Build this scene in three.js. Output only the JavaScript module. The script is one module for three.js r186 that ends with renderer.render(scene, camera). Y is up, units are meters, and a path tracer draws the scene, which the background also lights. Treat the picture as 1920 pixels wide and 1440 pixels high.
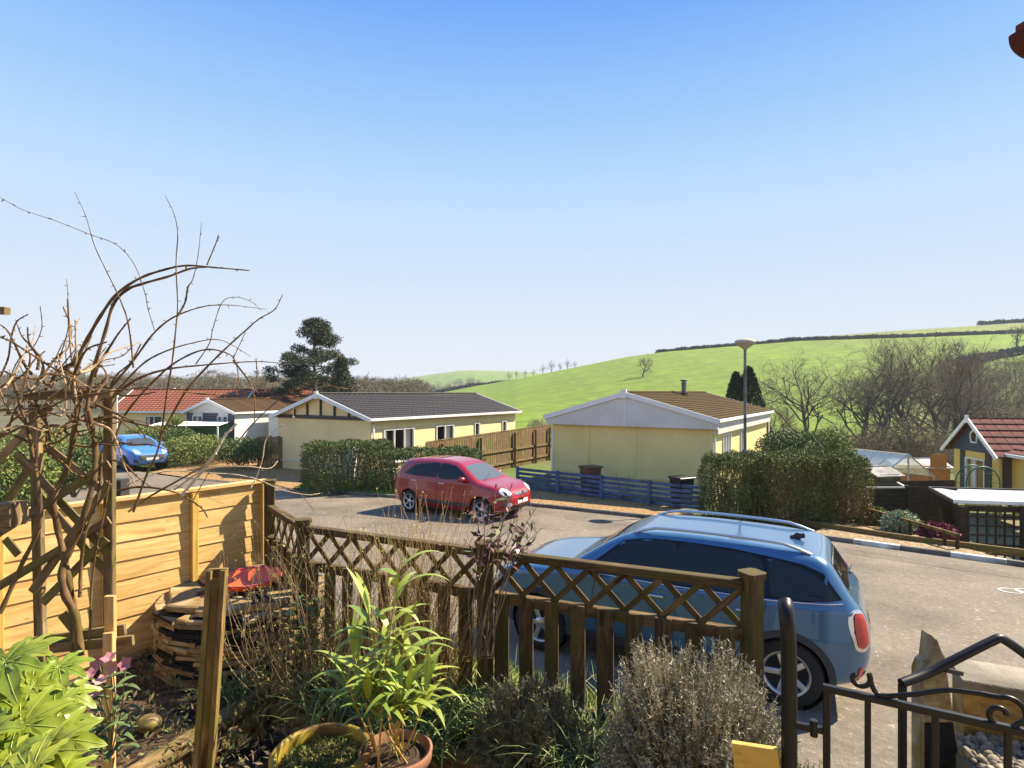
import * as THREE from 'three';
import { MarchingCubes } from 'three/addons/objects/MarchingCubes.js';
import { TessellateModifier } from 'three/addons/modifiers/TessellateModifier.js';

// ---------------------------------------------------------------- camera, sky, sun, exposure
const scene = new THREE.Scene();
const F = 1100, HZ = 735, EYE = 3;
const camera = new THREE.PerspectiveCamera(2 * Math.atan(720 / F) * 180 / Math.PI, 4 / 3, 0.05, 4000);
camera.position.set(0, EYE, 0);
camera.setViewOffset(1920, 1440, 0, 720 - HZ, 1920, 1440);
camera.updateProjectionMatrix();
const renderer = new THREE.WebGLRenderer({ antialias: true });
renderer.toneMapping = THREE.LinearToneMapping;
renderer.toneMappingExposure = 2.3;
renderer.shadowMap.enabled = true;
{
  const w = 512, h = 256, a = new Float32Array(w * h * 4);
  const st = [[-90, 0.226, 0.199, 0.163], [-3, 0.307, 0.312, 0.307], [0, 0.362, 0.375, 0.400], [6, 0.326, 0.362, 0.411], [17, 0.240, 0.321, 0.430], [25, 0.145, 0.260, 0.425], [34, 0.070, 0.172, 0.407], [60, 0.050, 0.131, 0.362], [90, 0.045, 0.113, 0.326]];
  for (let y = 0; y < h; y++) {
    const el = (y + .5) / h * 180 - 90;
    let k = 0; while (k < st.length - 2 && st[k + 1][0] < el) k++;
    const t = Math.min(1, Math.max(0, (el - st[k][0]) / (st[k + 1][0] - st[k][0])));
    for (let x = 0; x < w; x++) { const o = (y * w + x) * 4; for (let c = 0; c < 3; c++) a[o + c] = st[k][c + 1] * (1 - t) + st[k + 1][c + 1] * t; a[o + 3] = 1; }
  }
  const t = new THREE.DataTexture(a, w, h, THREE.RGBAFormat, THREE.FloatType);
  t.mapping = THREE.EquirectangularReflectionMapping; t.magFilter = t.minFilter = THREE.LinearFilter; t.needsUpdate = true;
  scene.background = t; scene.environment = t;
}
const sun = new THREE.DirectionalLight(new THREE.Color(1, .88, .68), 5);
{
  const el = 44 * Math.PI / 180, az = 66 * Math.PI / 180;           // azimuth measured to the right of straight ahead
  sun.position.set(Math.sin(az) * Math.cos(el), Math.sin(el), -Math.cos(az) * Math.cos(el)).multiplyScalar(120);
  sun.castShadow = true; sun.shadow.mapSize.set(4096, 4096);
  Object.assign(sun.shadow.camera, { left: -60, right: 60, top: 60, bottom: -60, near: 1, far: 400 });
  scene.add(sun, sun.target);
}
scene.fog = new THREE.FogExp2(new THREE.Color(.74, .79, .88), 0.0003);

// ---------------------------------------------------------------- helpers
let seed = 7; const rnd = () => { seed = (seed + 0x6D2B79F5) | 0; let t = Math.imul(seed ^ seed >>> 15, 1 | seed); t = t + Math.imul(t ^ t >>> 7, 61 | t) ^ t; return ((t ^ t >>> 14) >>> 0) / 4294967296; };
const rr = (a, b) => a + (b - a) * rnd(), V = (x, y, z) => new THREE.Vector3(x, y, z), PI = Math.PI;
const clamp = (x, a = 0, b = 1) => Math.min(b, Math.max(a, x)), sstep = (a, b, x) => { const t = clamp((x - a) / (b - a)); return t * t * (3 - 2 * t); }, mix = (a, b, t) => a + (b - a) * t;
const lin = (tab, x) => { if (x <= tab[0][0]) return tab[0][1]; for (let i = 1; i < tab.length; i++) if (x <= tab[i][0]) return mix(tab[i - 1][1], tab[i][1], (x - tab[i - 1][0]) / (tab[i][0] - tab[i - 1][0])); return tab[tab.length - 1][1]; };
const W = (px, py, d) => V((px - 960) / F * d, EYE - (py - HZ) / F * d, -d);          // a direction in the photograph and a distance
const taken = {};
const numbered = n => { const k = taken[n] = (taken[n] ?? -1) + 1; return k ? n + '_' + String(k).padStart(3, '0') : n; };
function shade(o) { o.traverse(m => { if (m.isMesh) { m.castShadow = true; m.receiveShadow = true; } }); return o; }
function tag(o, label, category, group, kind) { if (label) o.userData.label = label; if (category) o.userData.category = category; if (group) o.userData.group = group; if (kind) o.userData.kind = kind; return o; }
function thing(name, label, category, pos = [0, 0, 0], turn = 0, group) { const o = new THREE.Group(); o.name = numbered(name); o.position.set(...pos); o.rotation.y = turn; scene.add(o); return tag(o, label, category, group); }
function copy(o, label, pos, turn, s = 1) { const c = o.clone(); c.name = numbered(o.name.replace(/_\d{3}$/, '')); c.userData = { ...o.userData }; if (label) c.userData.label = label; if (pos) c.position.set(...pos); if (turn !== undefined) c.rotation.y = turn; c.scale.multiplyScalar(s); scene.add(c); return c; }
// mesh builder
class MB {
  constructor() { this.p = []; this.n = []; this.u = []; this.c = []; this.i = []; this.col = [1, 1, 1]; }
  v(p, n, u, w) { this.p.push(p.x, p.y, p.z); this.n.push(n.x, n.y, n.z); this.u.push(u, w); this.c.push(...this.col); return this.p.length / 3 - 1; }
  quad(a, b, c, d, n) { n = n || b.clone().sub(a).cross(d.clone().sub(a)).normalize(); const e = b.clone().sub(a), l = e.length(), f = d.clone().sub(a).length(); const k = this.v(a, n, 0, 0); this.v(b, n, l, 0); this.v(c, n, l, f); this.v(d, n, 0, f); this.i.push(k, k + 1, k + 2, k, k + 2, k + 3); return this; }
  beam(a, b, w, h, up = V(0, 1, 0), ch = .08) {               // chamfered bar; w across, h along "up"
    const x = b.clone().sub(a), L = x.length(); x.normalize(); let s = x.clone().cross(up); if (s.lengthSq() < 1e-6) s = x.clone().cross(V(1, 0, .01)); s.normalize(); const t = s.clone().cross(x).normalize();
    const c = Math.min(w, h) * ch, W2 = w / 2, H2 = h / 2, uo = rnd() * 7, vo = rnd() * 7;
    const pr = [[-W2 + c, -H2], [W2 - c, -H2], [W2, -H2 + c], [W2, H2 - c], [W2 - c, H2], [-W2 + c, H2], [-W2, H2 - c], [-W2, -H2 + c]];
    const pt = (q, o) => o.clone().addScaledVector(s, q[0]).addScaledVector(t, q[1]);
    let vv = vo;
    for (let k = 0; k < 8; k++) {
      const q = pr[k], r = pr[(k + 1) % 8], e = Math.hypot(r[0] - q[0], r[1] - q[1]), n = s.clone().multiplyScalar(r[1] - q[1]).addScaledVector(t, -(r[0] - q[0])).normalize();
      const o = this.v(pt(q, a), n, uo, vv); this.v(pt(r, a), n, uo, vv + e); this.v(pt(r, b), n, uo + L, vv + e); this.v(pt(q, b), n, uo + L, vv); this.i.push(o, o + 2, o + 1, o, o + 3, o + 2); vv += e;
    }
    for (const [o, sg] of [[a, -1], [b, 1]]) { const n = x.clone().multiplyScalar(sg), k = this.p.length / 3; for (const q of pr) this.v(pt(q, o), n, uo + q[0], vo + q[1]); for (let j = 1; j < 7; j++) sg < 0 ? this.i.push(k, k + j, k + j + 1) : this.i.push(k, k + j + 1, k + j); }
    return this;
  }
  box(cx, cy, cz, w, h, d, ch = .04) { return w >= d ? this.beam(V(cx - w / 2, cy, cz), V(cx + w / 2, cy, cz), d, h, V(0, 1, 0), ch) : this.beam(V(cx, cy, cz - d / 2), V(cx, cy, cz + d / 2), w, h, V(0, 1, 0), ch); }
  tube(pts, r0, r1 = r0, sides = 6, sub = 0, cap = true) {
    let P = pts; if (sub && pts.length > 2) P = new THREE.CatmullRomCurve3(pts).getPoints(sub);
    const rad = typeof r0 === 'function' ? r0 : t => mix(r0, r1, t), N = P.length; let nrm = null, len = 0, base = this.p.length / 3; const uo = rnd() * 5;
    for (let k = 0; k < N; k++) {
      const t = P[Math.min(N - 1, k + 1)].clone().sub(P[Math.max(0, k - 1)]).normalize();
      if (!nrm) { nrm = Math.abs(t.y) < .9 ? V(0, 1, 0) : V(1, 0, 0); } nrm = nrm.clone().addScaledVector(t, -nrm.dot(t)).normalize(); const bi = t.clone().cross(nrm);
      if (k) len += P[k].distanceTo(P[k - 1]); const r = rad(k / (N - 1));
      for (let s = 0; s <= sides; s++) { const a = s / sides * 2 * PI, d = nrm.clone().multiplyScalar(Math.cos(a)).addScaledVector(bi, Math.sin(a)); this.v(P[k].clone().addScaledVector(d, r), d, uo + len, s / sides * 2 * PI * r); }
    }
    const q = sides + 1;
    for (let k = 0; k < N - 1; k++) for (let s = 0; s < sides; s++) { const a = base + k * q + s; this.i.push(a, a + 1, a + q, a + 1, a + q + 1, a + q); }
    if (cap) for (const k of [0, N - 1]) { const t = P[Math.min(N - 1, k + 1)].clone().sub(P[Math.max(0, k - 1)]).normalize().multiplyScalar(k ? 1 : -1), c = this.v(P[k], t, uo, 0), o = base + k * q, e = this.p.length / 3; for (let s = 0; s <= sides; s++) { const j = (o + s) * 3; this.v(V(this.p[j], this.p[j + 1], this.p[j + 2]), t, uo + .01 * s, .01); } for (let s = 0; s < sides; s++) k ? this.i.push(c, e + s, e + s + 1) : this.i.push(c, e + s + 1, e + s); }
    return this;
  }
  leaf(c, dir, nor, L, w, fold = .15) { // four-sided leaf, base at c
    const s = dir.clone().cross(nor).normalize(), n = s.clone().cross(dir).normalize(), m = c.clone().addScaledVector(dir, L * .45).addScaledVector(n, -fold * w), e = c.clone().addScaledVector(dir, L).addScaledVector(n, -fold * L * .3);
    const k = this.v(c, n, 0, 0); this.v(m.clone().addScaledVector(s, w / 2).addScaledVector(n, fold * w), n, .5, 0); this.v(e, n, 1, 1); this.v(m.clone().addScaledVector(s, -w / 2).addScaledVector(n, fold * w), n, .5, 1); this.i.push(k, k + 1, k + 2, k, k + 2, k + 3); return this;
  }
  lathe(prof, c, segs = 24, sx = 1, sz = 1) {
    const N = prof.length, base = this.p.length / 3;
    for (let k = 0; k < N; k++) { const a = prof[Math.max(0, k - 1)], b = prof[Math.min(N - 1, k + 1)], dr = b[0] - a[0], dy = b[1] - a[1], l = Math.hypot(dr, dy) || 1; for (let s = 0; s <= segs; s++) { const t = s / segs * 2 * PI; this.v(V(c.x + Math.cos(t) * prof[k][0] * sx, c.y + prof[k][1], c.z + Math.sin(t) * prof[k][0] * sz), V(Math.cos(t) * dy / l, -dr / l, Math.sin(t) * dy / l), t * prof[k][0], prof[k][1] + prof[k][0]); } }
    for (let k = 0; k < N - 1; k++) for (let s = 0; s < segs; s++) { const a = base + k * (segs + 1) + s, q = segs + 1; this.i.push(a, a + q, a + 1, a + 1, a + q, a + q + 1); }
    return this;
  }
  geo(g, m) { g = g.index ? g : g; const p = g.attributes.position, n = g.attributes.normal, u = g.attributes.uv, k = this.p.length / 3, a = V(), nm = m ? new THREE.Matrix3().getNormalMatrix(m) : null; for (let j = 0; j < p.count; j++) { a.fromBufferAttribute(p, j); if (m) a.applyMatrix4(m); const b = V().fromBufferAttribute(n, j); if (nm) b.applyMatrix3(nm).normalize(); this.v(a, b, u ? u.getX(j) : 0, u ? u.getY(j) : 0); } if (g.index) for (const j of g.index.array) this.i.push(k + j); else for (let j = 0; j < p.count; j++) this.i.push(k + j); return this; }
  make() { const A = this.p, B = this.n, I = this.i; for (let k = 0; k < I.length; k += 3) { const a = I[k] * 3, b = I[k + 1] * 3, c = I[k + 2] * 3, ux = A[b] - A[a], uy = A[b + 1] - A[a + 1], uz = A[b + 2] - A[a + 2], vx = A[c] - A[a], vy = A[c + 1] - A[a + 1], vz = A[c + 2] - A[a + 2]; if ((uy * vz - uz * vy) * (B[a] + B[b] + B[c]) + (uz * vx - ux * vz) * (B[a + 1] + B[b + 1] + B[c + 1]) + (ux * vy - uy * vx) * (B[a + 2] + B[b + 2] + B[c + 2]) < 0) { const t = I[k + 1]; I[k + 1] = I[k + 2]; I[k + 2] = t; } }
    const g = new THREE.BufferGeometry(); g.setAttribute('position', new THREE.Float32BufferAttribute(this.p, 3)); g.setAttribute('normal', new THREE.Float32BufferAttribute(this.n, 3)); g.setAttribute('uv', new THREE.Float32BufferAttribute(this.u, 2)); g.setAttribute('color', new THREE.Float32BufferAttribute(this.c, 3)); g.setIndex(this.i); return g; }
  build(name, mat, parent, stuff) { const m = new THREE.Mesh(this.make(), mat); m.name = parent ? name : numbered(name); m.castShadow = m.receiveShadow = true; (parent || scene).add(m); if (stuff) m.userData.kind = 'stuff'; return m; }
}
const mb = () => new MB();
// ---------------------------------------------------------------- textures (tileable noise) and materials
const NZ = 256, grid = new Float32Array(NZ * NZ); for (let k = 0; k < NZ * NZ; k++) grid[k] = rnd();
const vn = (x, y, p) => { const X = Math.floor(x), Y = Math.floor(y); let a = x - X, b = y - Y; a = a * a * (3 - 2 * a); b = b * b * (3 - 2 * b); const g = (i, j) => grid[((j % p + p) % p) * NZ + ((i % p + p) % p)]; return mix(mix(g(X, Y), g(X + 1, Y), a), mix(g(X, Y + 1), g(X + 1, Y + 1), a), b); };
const fbm = (x, y, p, o = 4) => { let s = 0, w = 0, A = 1; for (let k = 0; k < o; k++) { s += A * vn(x, y, p); w += A; A *= .55; x *= 2; y *= 2; p *= 2; } return s / w; };
function tex(S, fn, srgb = true, size = 1) {                    // fn(u,v in 0..1) -> [r,g,b] 0..1 ; covers "size" metres
  const d = new Uint8Array(S * S * 4);
  for (let y = 0; y < S; y++) for (let x = 0; x < S; x++) { const c = fn(x / S, y / S), o = (y * S + x) * 4; for (let k = 0; k < 3; k++) d[o + k] = clamp(Array.isArray(c) ? c[k] : c) * 255; d[o + 3] = 255; }
  const t = new THREE.DataTexture(d, S, S); t.wrapS = t.wrapT = THREE.RepeatWrapping; t.magFilter = THREE.LinearFilter; t.minFilter = THREE.LinearMipmapLinearFilter; t.generateMipmaps = true; if (srgb) t.colorSpace = THREE.SRGBColorSpace; t.repeat.set(1 / size, 1 / size); t.needsUpdate = true; return t;
}
const tint = (v, a, b) => [mix(a[0], b[0], v), mix(a[1], b[1], v), mix(a[2], b[2], v)];
const grain = (u, v) => { const w = .06 * fbm(u * 4, v * 4, 4, 2); return .55 * fbm(u * 4, (v + w) * 64, 64, 3) + .3 * fbm(u * 8, v * 16, 16, 3) + .15 * vn(u * 16, v * 128, 128); };
const knot = (u, v) => { let m = 0; for (const [a, b] of [[.2, .3], [.67, .12], [.45, .77], [.88, .58], [.06, .9]]) { const x = (u - a) * 1.0, y = (v - b) * 2.2; m = Math.max(m, 1 - Math.hypot(x, y) / .018); } return clamp(m * 1.6); };
const T = {
  wood: tex(512, (u, v) => tint(clamp(grain(u, v) * 1.5 - .25) * (1 - .75 * knot(u, v)), [.80, .70, .54], [1, .97, .9]), true, 1.2),
  woodB: tex(512, (u, v) => grain(u, v) - .5 * knot(u, v), false, 1.2),
  old: tex(512, (u, v) => { const g = grain(u, v), m = sstep(.5, .72, fbm(u * 6, v * 6, 6, 4)); return tint(m * .7, tint(clamp(g * 1.6 - .3), [.40, .33, .24], [1, .93, .82]), [.62, .66, .36]); }, true, 1),
  asphalt: tex(1024, (u, v) => { const s = .5 * vn(u * 256, v * 256, 256) + .5 * vn(u * 128 + 3, v * 128, 128), b = fbm(u * 7, v * 7, 7, 6); const k = s > .83 ? 1.25 : 1; return tint(clamp(.35 + .35 * (s - .5) + .55 * (b - .5)), [.5, .47, .44], [1, .97, .92]).map(c => c * k * .95); }, true, 6),
  asphaltB: tex(512, (u, v) => .6 * vn(u * 128, v * 128, 128) + .4 * vn(u * 256, v * 256, 256), false, 1.5),
  stucco: tex(512, (u, v) => tint(fbm(u * 4, v * 4, 4, 6), [.92, .91, .88], [1, 1, 1]), true, 2.5),
  stuccoB: tex(256, (u, v) => fbm(u * 64, v * 64, 64, 2), false, .6),
  grass: tex(1024, (u, v) => tint(clamp(fbm(u * 8, v * 8, 8, 6) * 1.6 - .3), [.74, .77, .66], [1, 1, .95]), true, 23),
  soil: tex(512, (u, v) => tint(clamp(fbm(u * 20, v * 20, 20, 5) * 1.8 - .4), [.35, .3, .26], [1, .92, .8]), true, 1),
  soilB: tex(512, (u, v) => fbm(u * 24, v * 24, 24, 5), false, 1),
  blot: tex(512, (u, v) => tint(clamp(fbm(u * 6, v * 6, 6, 6) * 1.7 - .35), [.62, .62, .6], [1, 1, 1]), true, 1.5),
  moss: tex(512, (u, v) => { const a = fbm(u * 12, v * 12, 12, 5), b = fbm(u * 30 + 5, v * 30, 30, 3); return tint(sstep(.42, .6, a), [.55, .42, .30], [.62, .56, .22]).map(c => c * (.6 + .7 * b)); }, true, 3),
  stone: tex(512, (u, v) => { const s = fbm(u * 6, v * 24, 24, 5), m = sstep(.52, .7, fbm(u * 9 + 4, v * 9, 9, 4)); return tint(m * .6, tint(clamp(s * 1.8 - .4), [.66, .60, .52], [1, .95, .85]), [.72, .62, .3]); }, true, .7),
};
const pts = []; for (let k = 0; k < 900; k++) pts.push([rnd(), rnd(), rnd(), rnd()]);
const cellsG = Array.from({ length: 900 }, () => []); for (const p of pts) cellsG[Math.floor(p[1] * 30) * 30 + Math.floor(p[0] * 30)].push(p);
const pebble = (u, v) => { let b = 9, s = 9, c = null; const X = Math.floor(u * 30), Y = Math.floor(v * 30); for (let j = -1; j < 2; j++) for (let i = -1; i < 2; i++) for (const p of cellsG[((Y + j + 30) % 30) * 30 + (X + i + 30) % 30]) { let dx = Math.abs(p[0] - u), dy = Math.abs(p[1] - v); dx = Math.min(dx, 1 - dx); dy = Math.min(dy, 1 - dy); const d = Math.hypot(dx, dy) * 30; if (d < b) { s = b; b = d; c = p; } else if (d < s) s = d; } return [s - b, c]; };
T.gravel = tex(512, (u, v) => { const [e, c] = pebble(u, v); return c ? tint(c[2], [.62, .5, .34], [1, .92, .78]).map(x => x * (.75 + .35 * c[3])) : [.5, .45, .4]; }, true, .9);
T.gravelB = tex(512, (u, v) => { const [e, c] = pebble(u, v); return c ? clamp(e * 1.4) * (.6 + .4 * c[3]) : 0; }, false, .9);
const M = (r, g, b, rough = .8, o = {}) => new THREE.MeshStandardMaterial({ color: new THREE.Color().setRGB(r, g, b), roughness: rough, side: THREE.DoubleSide, ...o });
const MP = (r, g, b, rough, o = {}) => new THREE.MeshPhysicalMaterial({ color: new THREE.Color().setRGB(r, g, b), roughness: rough, side: THREE.DoubleSide, ...o });
const wd = (r, g, b, o = {}) => M(r, g, b, .8, { map: T.wood, bumpMap: T.woodB, bumpScale: .003, ...o }), od = (r, g, b) => M(r, g, b, .9, { map: T.old, bumpMap: T.woodB, bumpScale: .004 });
const mat = {
  newWood: [wd(.84, .66, .33), wd(.79, .61, .30), wd(.87, .69, .36), wd(.75, .58, .28)], batten: wd(.76, .56, .16), capw: wd(.80, .64, .34),
  picket: [od(.20, .15, .065), od(.17, .13, .06), od(.23, .17, .08)], lattice: [od(.42, .35, .24), od(.36, .30, .2)], log: od(.40, .31, .19), post: od(.46, .34, .14), stake: wd(.82, .58, .30),
  asphalt: M(.47, .42, .345, .92, { map: T.asphalt, bumpMap: T.asphaltB, bumpScale: .006 }), kerb: M(.20, .18, .15, .9, { map: T.blot, bumpMap: T.asphaltB, bumpScale: .004 }), kerbW: M(.85, .83, .78, .8, { map: T.blot, bumpMap: T.asphaltB, bumpScale: .004 }),
  gravel: M(.66, .52, .33, .95, { map: T.gravel, bumpMap: T.gravelB, bumpScale: .015 }), gravelP: M(.66, .60, .50, .95, { map: T.gravel, bumpMap: T.gravelB, bumpScale: .015 }), concrete: M(.36, .31, .235, .9, { map: T.blot, bumpMap: T.asphaltB, bumpScale: .004 }),
  soil: M(.15, .11, .07, 1, { map: T.soil, bumpMap: T.soilB, bumpScale: .03 }), field: M(.17, .27, .025, 1, { map: T.grass }), lawn: M(.12, .19, .03, 1, { map: T.grass }), rough: M(.13, .13, .05, 1, { map: T.grass }),
  white: M(.78, .76, .72, .5), whitew: M(.70, .68, .65, .6, { map: T.stucco }), cream: M(.90, .70, .36, .85, { map: T.stucco, bumpMap: T.stuccoB, bumpScale: .003 }), yellow: M(.86, .71, .30, .85, { map: T.stucco, bumpMap: T.stuccoB, bumpScale: .003 }), ochre: M(.78, .55, .15, .85, { map: T.stucco, bumpMap: T.stuccoB, bumpScale: .003 }),
  dark: M(.035, .03, .03, .6), navy: M(.045, .055, .085, .6), tileD: M(.06, .052, .052, .7, { map: T.blot }), tileR: M(.34, .10, .05, .75, { map: T.blot }), tileM: M(.19, .035, .028, .9, { map: T.blot }), tileMoss: M(.32, .275, .12, 1, { map: T.moss, bumpMap: T.soilB, bumpScale: .03 }), tileB: M(.22, .15, .08, .9, { map: T.moss }),
  pane: MP(1, 1, 1, .02, { transmission: 1, thickness: 0, ior: 1.5 }), glassD: MP(.018, .018, .017, .03, { specularIntensity: .75 }), curtain: M(.72, .68, .6, 1), inside: M(.12, .10, .09, 1),
  blueFence: M(.06, .13, .30, .55, { map: T.blot }), boards: od(.40, .31, .20), black: MP(.008, .008, .009, .45, { specularIntensity: .6, clearcoat: .1, clearcoatRoughness: .25, bumpMap: T.blot, bumpScale: .001 }), metal: M(.55, .55, .55, .35, { metalness: 1 }), galv: M(.20, .205, .20, .6, { metalness: .2, map: T.blot }),
  leaf: M(1, 1, 1, .75, { vertexColors: true }), leafT: MP(1, 1, 1, .55, { vertexColors: true, transmission: .35, thickness: 0 }), twig: M(1, 1, 1, .95, { vertexColors: true }), bark: M(.30, .21, .12, .95, { map: T.old, bumpMap: T.woodB, bumpScale: .004 }), barkG: M(.13, .11, .085, 1), stone: [M(.42, .34, .22, .9, { map: T.stone, bumpMap: T.soilB, bumpScale: .003 }), M(.34, .27, .18, .9, { map: T.stone, bumpMap: T.soilB, bumpScale: .003 }), M(.48, .39, .25, .9, { map: T.stone, bumpMap: T.soilB, bumpScale: .003 })],
};
// ---------------------------------------------------------------- land, road
const roadY = (x, d) => .0 - .045 * clamp(d - 5, -3, 13) - .02 * clamp(x, 0, 14);
const vyT = [[-600, -1.4], [500, -1.4], [800, -3], [1100, -6], [1500, -8], [2500, -8]];
const yRT = [[-600, 722], [0, 727], [400, 730], [640, 731], [760, 738], [800, 738], [900, 722], [1000, 704], [1080, 688], [1180, 668], [1250, 659], [1400, 647], [1500, 639], [1700, 633], [1920, 625], [2500, 610]];
const dRT = [[0, 420], [600, 420], [800, 330], [1000, 260], [2500, 260]];
const y2T = [[1400, 648], [1450, 642], [1530, 631], [1700, 618], [1870, 607], [1920, 604], [2500, 590]];
const y3T = [[-600, 735], [640, 735], [740, 714], [800, 703], [870, 694], [960, 696], [1040, 702], [1120, 720], [1300, 735], [2500, 735]];
const pxOf = (x, d) => 960 + x / d * F;
function land(x, d) {
  const flat = roadY(x, Math.min(d, 40)) - .06 - 1.6 * sstep(10.3, 11.8, x) * sstep(8, 11, d);
  if (d < 26) return flat;
  const px = pxOf(x, d), vy = lin(vyT, px), dr = lin(dRT, px), ry = EYE + (HZ - lin(yRT, px)) / F * dr;
  const d0 = lin([[0, 60], [600, 60], [900, 34], [2500, 30]], px), near = mix(flat, Math.min(vy, flat), sstep(d0, 85, d));
  if (d < 88) return near;
  if (d < dr) return mix(near, ry, Math.pow((d - 88) / (dr - 88), 1.05));
  const y2 = EYE + (HZ - lin(y2T, px)) / F * 345, k = sstep(1400, 1480, px), after = ry - (d - dr) * .06, up = d < 345 ? mix(ry, y2, (d - dr) / 85) : y2 - (d - 345) * .06, b = mix(after, up, k);
  const y3 = EYE + (HZ - lin(y3T, px)) / F * 800;
  return d < 500 ? b : mix(mix(b, -5, .5), y3, sstep(500, 800, d)) - Math.max(0, d - 800) * .05;
}
const inPit = (x, d) => d < 4.28 - (x + 1.75) * .564 && x > -1.75 - (4.28 - d) * .4;
const GP = (px, py) => { let d = 15; for (let k = 0; k < 30; k++) d = mix(d, (EYE - roadY((px - 960) / F * d, d)) / ((py - HZ) / F), .7); return V((px - 960) / F * d, roadY((px - 960) / F * d, d), -d); };
const onLand = (px, d) => V((px - 960) / F * d, land((px - 960) / F * d, d), -d);
{
  const ds = []; for (let d = 2; d < 30; d += 1) ds.push(d); for (let d = 30; d < 1500; d *= 1.045) ds.push(d);
  const N = 190, g = new THREE.BufferGeometry(), p = [], u = [], c = [], ix = [];
  for (const d of ds) for (let k = 0; k <= N; k++) {
    const px = -900 + k * 20, x = (px - 960) / F * d, y = land(x, d); p.push(x, y, -d); u.push(x, d);
    const n = fbm(x * .05 + 40, d * .05 + 9, 200, 3), hill = sstep(84, 96, d + (n - .5) * 30) * sstep(800, 835, px + (n - .5) * 30), far = sstep(500, 560, d);
    let col = [.13, .14, .04]; const vr = .82 + .36 * fbm(x * .03 + 11, d * .012 + 3, 200, 4), fld = (d > 262 && px > 1400 ? [.20, .24, .03] : [.18, .265, .003]).map(q => q * vr);
    if (d < 30) col = [.12, .16, .03]; if (x > 10.6 && d < 27) col = [.27, .22, .14]; if (px < 800 && d > 60) col = [.13, .11, .055];
    if (px > 1640 && d > 88 && d < 190) { const k2 = sstep(1640, 1800, px + (n - .5) * 120) * (1 - sstep(150, 190, d)); col = tint(k2, fld, [.20, .22, .06]); } else col = tint(hill, col, fld);
    if (far) { const band = Math.floor(d / 60) % 2; col = tint(far, col, band ? [.20, .30, .06] : [.24, .30, .10]); }
    c.push(...col);
  }
  for (let j = 0; j < ds.length - 1; j++) for (let k = 0; k < N; k++) { const a = j * (N + 1) + k; ix.push(a, a + 1, a + N + 1, a + 1, a + N + 2, a + N + 1); }
  g.setAttribute('position', new THREE.Float32BufferAttribute(p, 3)); g.setAttribute('uv', new THREE.Float32BufferAttribute(u, 2)); g.setAttribute('color', new THREE.Float32BufferAttribute(c, 3)); g.setIndex(ix); g.computeVertexNormals();
  const m = new THREE.Mesh(g, M(1, 1, 1, 1, { vertexColors: true, map: T.grass })); m.name = 'terrain'; m.receiveShadow = m.castShadow = true; scene.add(tag(m, 'green hillside fields and valley ground', null, null, 'structure'));
}
// far kerb as depth over x
const kerbPx = [[330, 895], [437, 906], [495, 913], [600, 924], [740, 934], [900, 943], [1020, 950], [1250, 976], [1480, 1002], [1675, 1030], [1920, 1062]].map(q => GP(...q));
const kerbT = [[-40, 36], [-30, 33], [-20, 28.5], ...kerbPx.map(p => [p.x, -p.z]), [13, 9], [17, 6]];
const kerbD = x => { let s = 0; for (let k = -4; k <= 4; k++) s += lin(kerbT, x + k * .3); return s / 9; };
const nearD = x => lin([[-40, 20], [-12, 14], [-3, 8.3], [0, 6.4], [1.5, 5.2], [2.2, 4.4], [2.6, 3.4], [17, 3.2]], x);
function sheet(name, xa, xb, f0, f1, lift, m, label, nx = 60, nd = 14, yf = roadY) {
  const b = mb(); for (let j = 0; j <= nd; j++) for (let i = 0; i <= nx; i++) { const x = mix(xa, xb, i / nx), d = mix(f0(x), f1(x), j / nd); b.v(V(x, yf(x, d) + lift, -d), V(0, 1, 0), x, d); if (i && j) { const a = b.p.length / 3 - 1, q = nx + 1; b.i.push(a - q - 1, a - q, a, a - q - 1, a, a - 1); } }
  const o = b.build(name, m); return tag(o, label, null, null, 'structure');
}
sheet('road', -40, 17, nearD, x => kerbD(x) + .02, 0, mat.asphalt, 'warm grey tarmac road curving past the bungalows', 150, 30);
{
  const kerb = new THREE.Group(); kerb.name = 'kerb'; tag(kerb, 'concrete kerb stones along the far road edge, some painted white', null, null, 'structure'); scene.add(kerb);
  let x = -14, n = 0;
  while (x < 13) { const d = kerbD(x), sl = (kerbD(x + .1) - kerbD(x - .1)) / .2, dx = .915 / Math.hypot(1, sl), x2 = x + dx, h = x < -7.9 ? .05 : .13; const a = V(x, roadY(x, d) + h / 2 - .03, -d - .06), b = V(x2 - .012, roadY(x2, kerbD(x2)) + h / 2 - .03, -kerbD(x2) - .06); mb().beam(a, b, .14, h, V(0, 1, 0), .12).build('kerb_stone', pxOf(x, d) > 1470 && n % 2 ? mat.kerbW : mat.kerb, kerb); n++; x = x2; }
}
sheet('gravel_forecourt', -16, -8.1, x => kerbD(x) + .13, x => kerbD(x) + 9, .03, mat.gravel, 'golden gravel forecourt in front of the cream bungalow', 30, 20);
sheet('grass_verge', -8.1, -.9, x => kerbD(x) + .13, x => kerbD(x) + 3, .05, M(.11, .20, .025, 1, { map: T.soil }), 'short green grass below the clipped hedge', 30, 8);
sheet('gravel_verge', -.9, 5.4, x => kerbD(x) + .13, x => kerbD(x) + 2.7, .04, mat.gravel, 'golden gravel strip between kerb and blue fence', 30, 6);
sheet('pale_gravel_verge', 5.4, 10.3, x => kerbD(x) + .13, x => kerbD(x) + lin([[5.4, 1.2], [7.6, .7], [10.2, 6]], x), .04, mat.gravelP, 'pale gravel strip behind the painted kerb', 30, 12);
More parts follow.
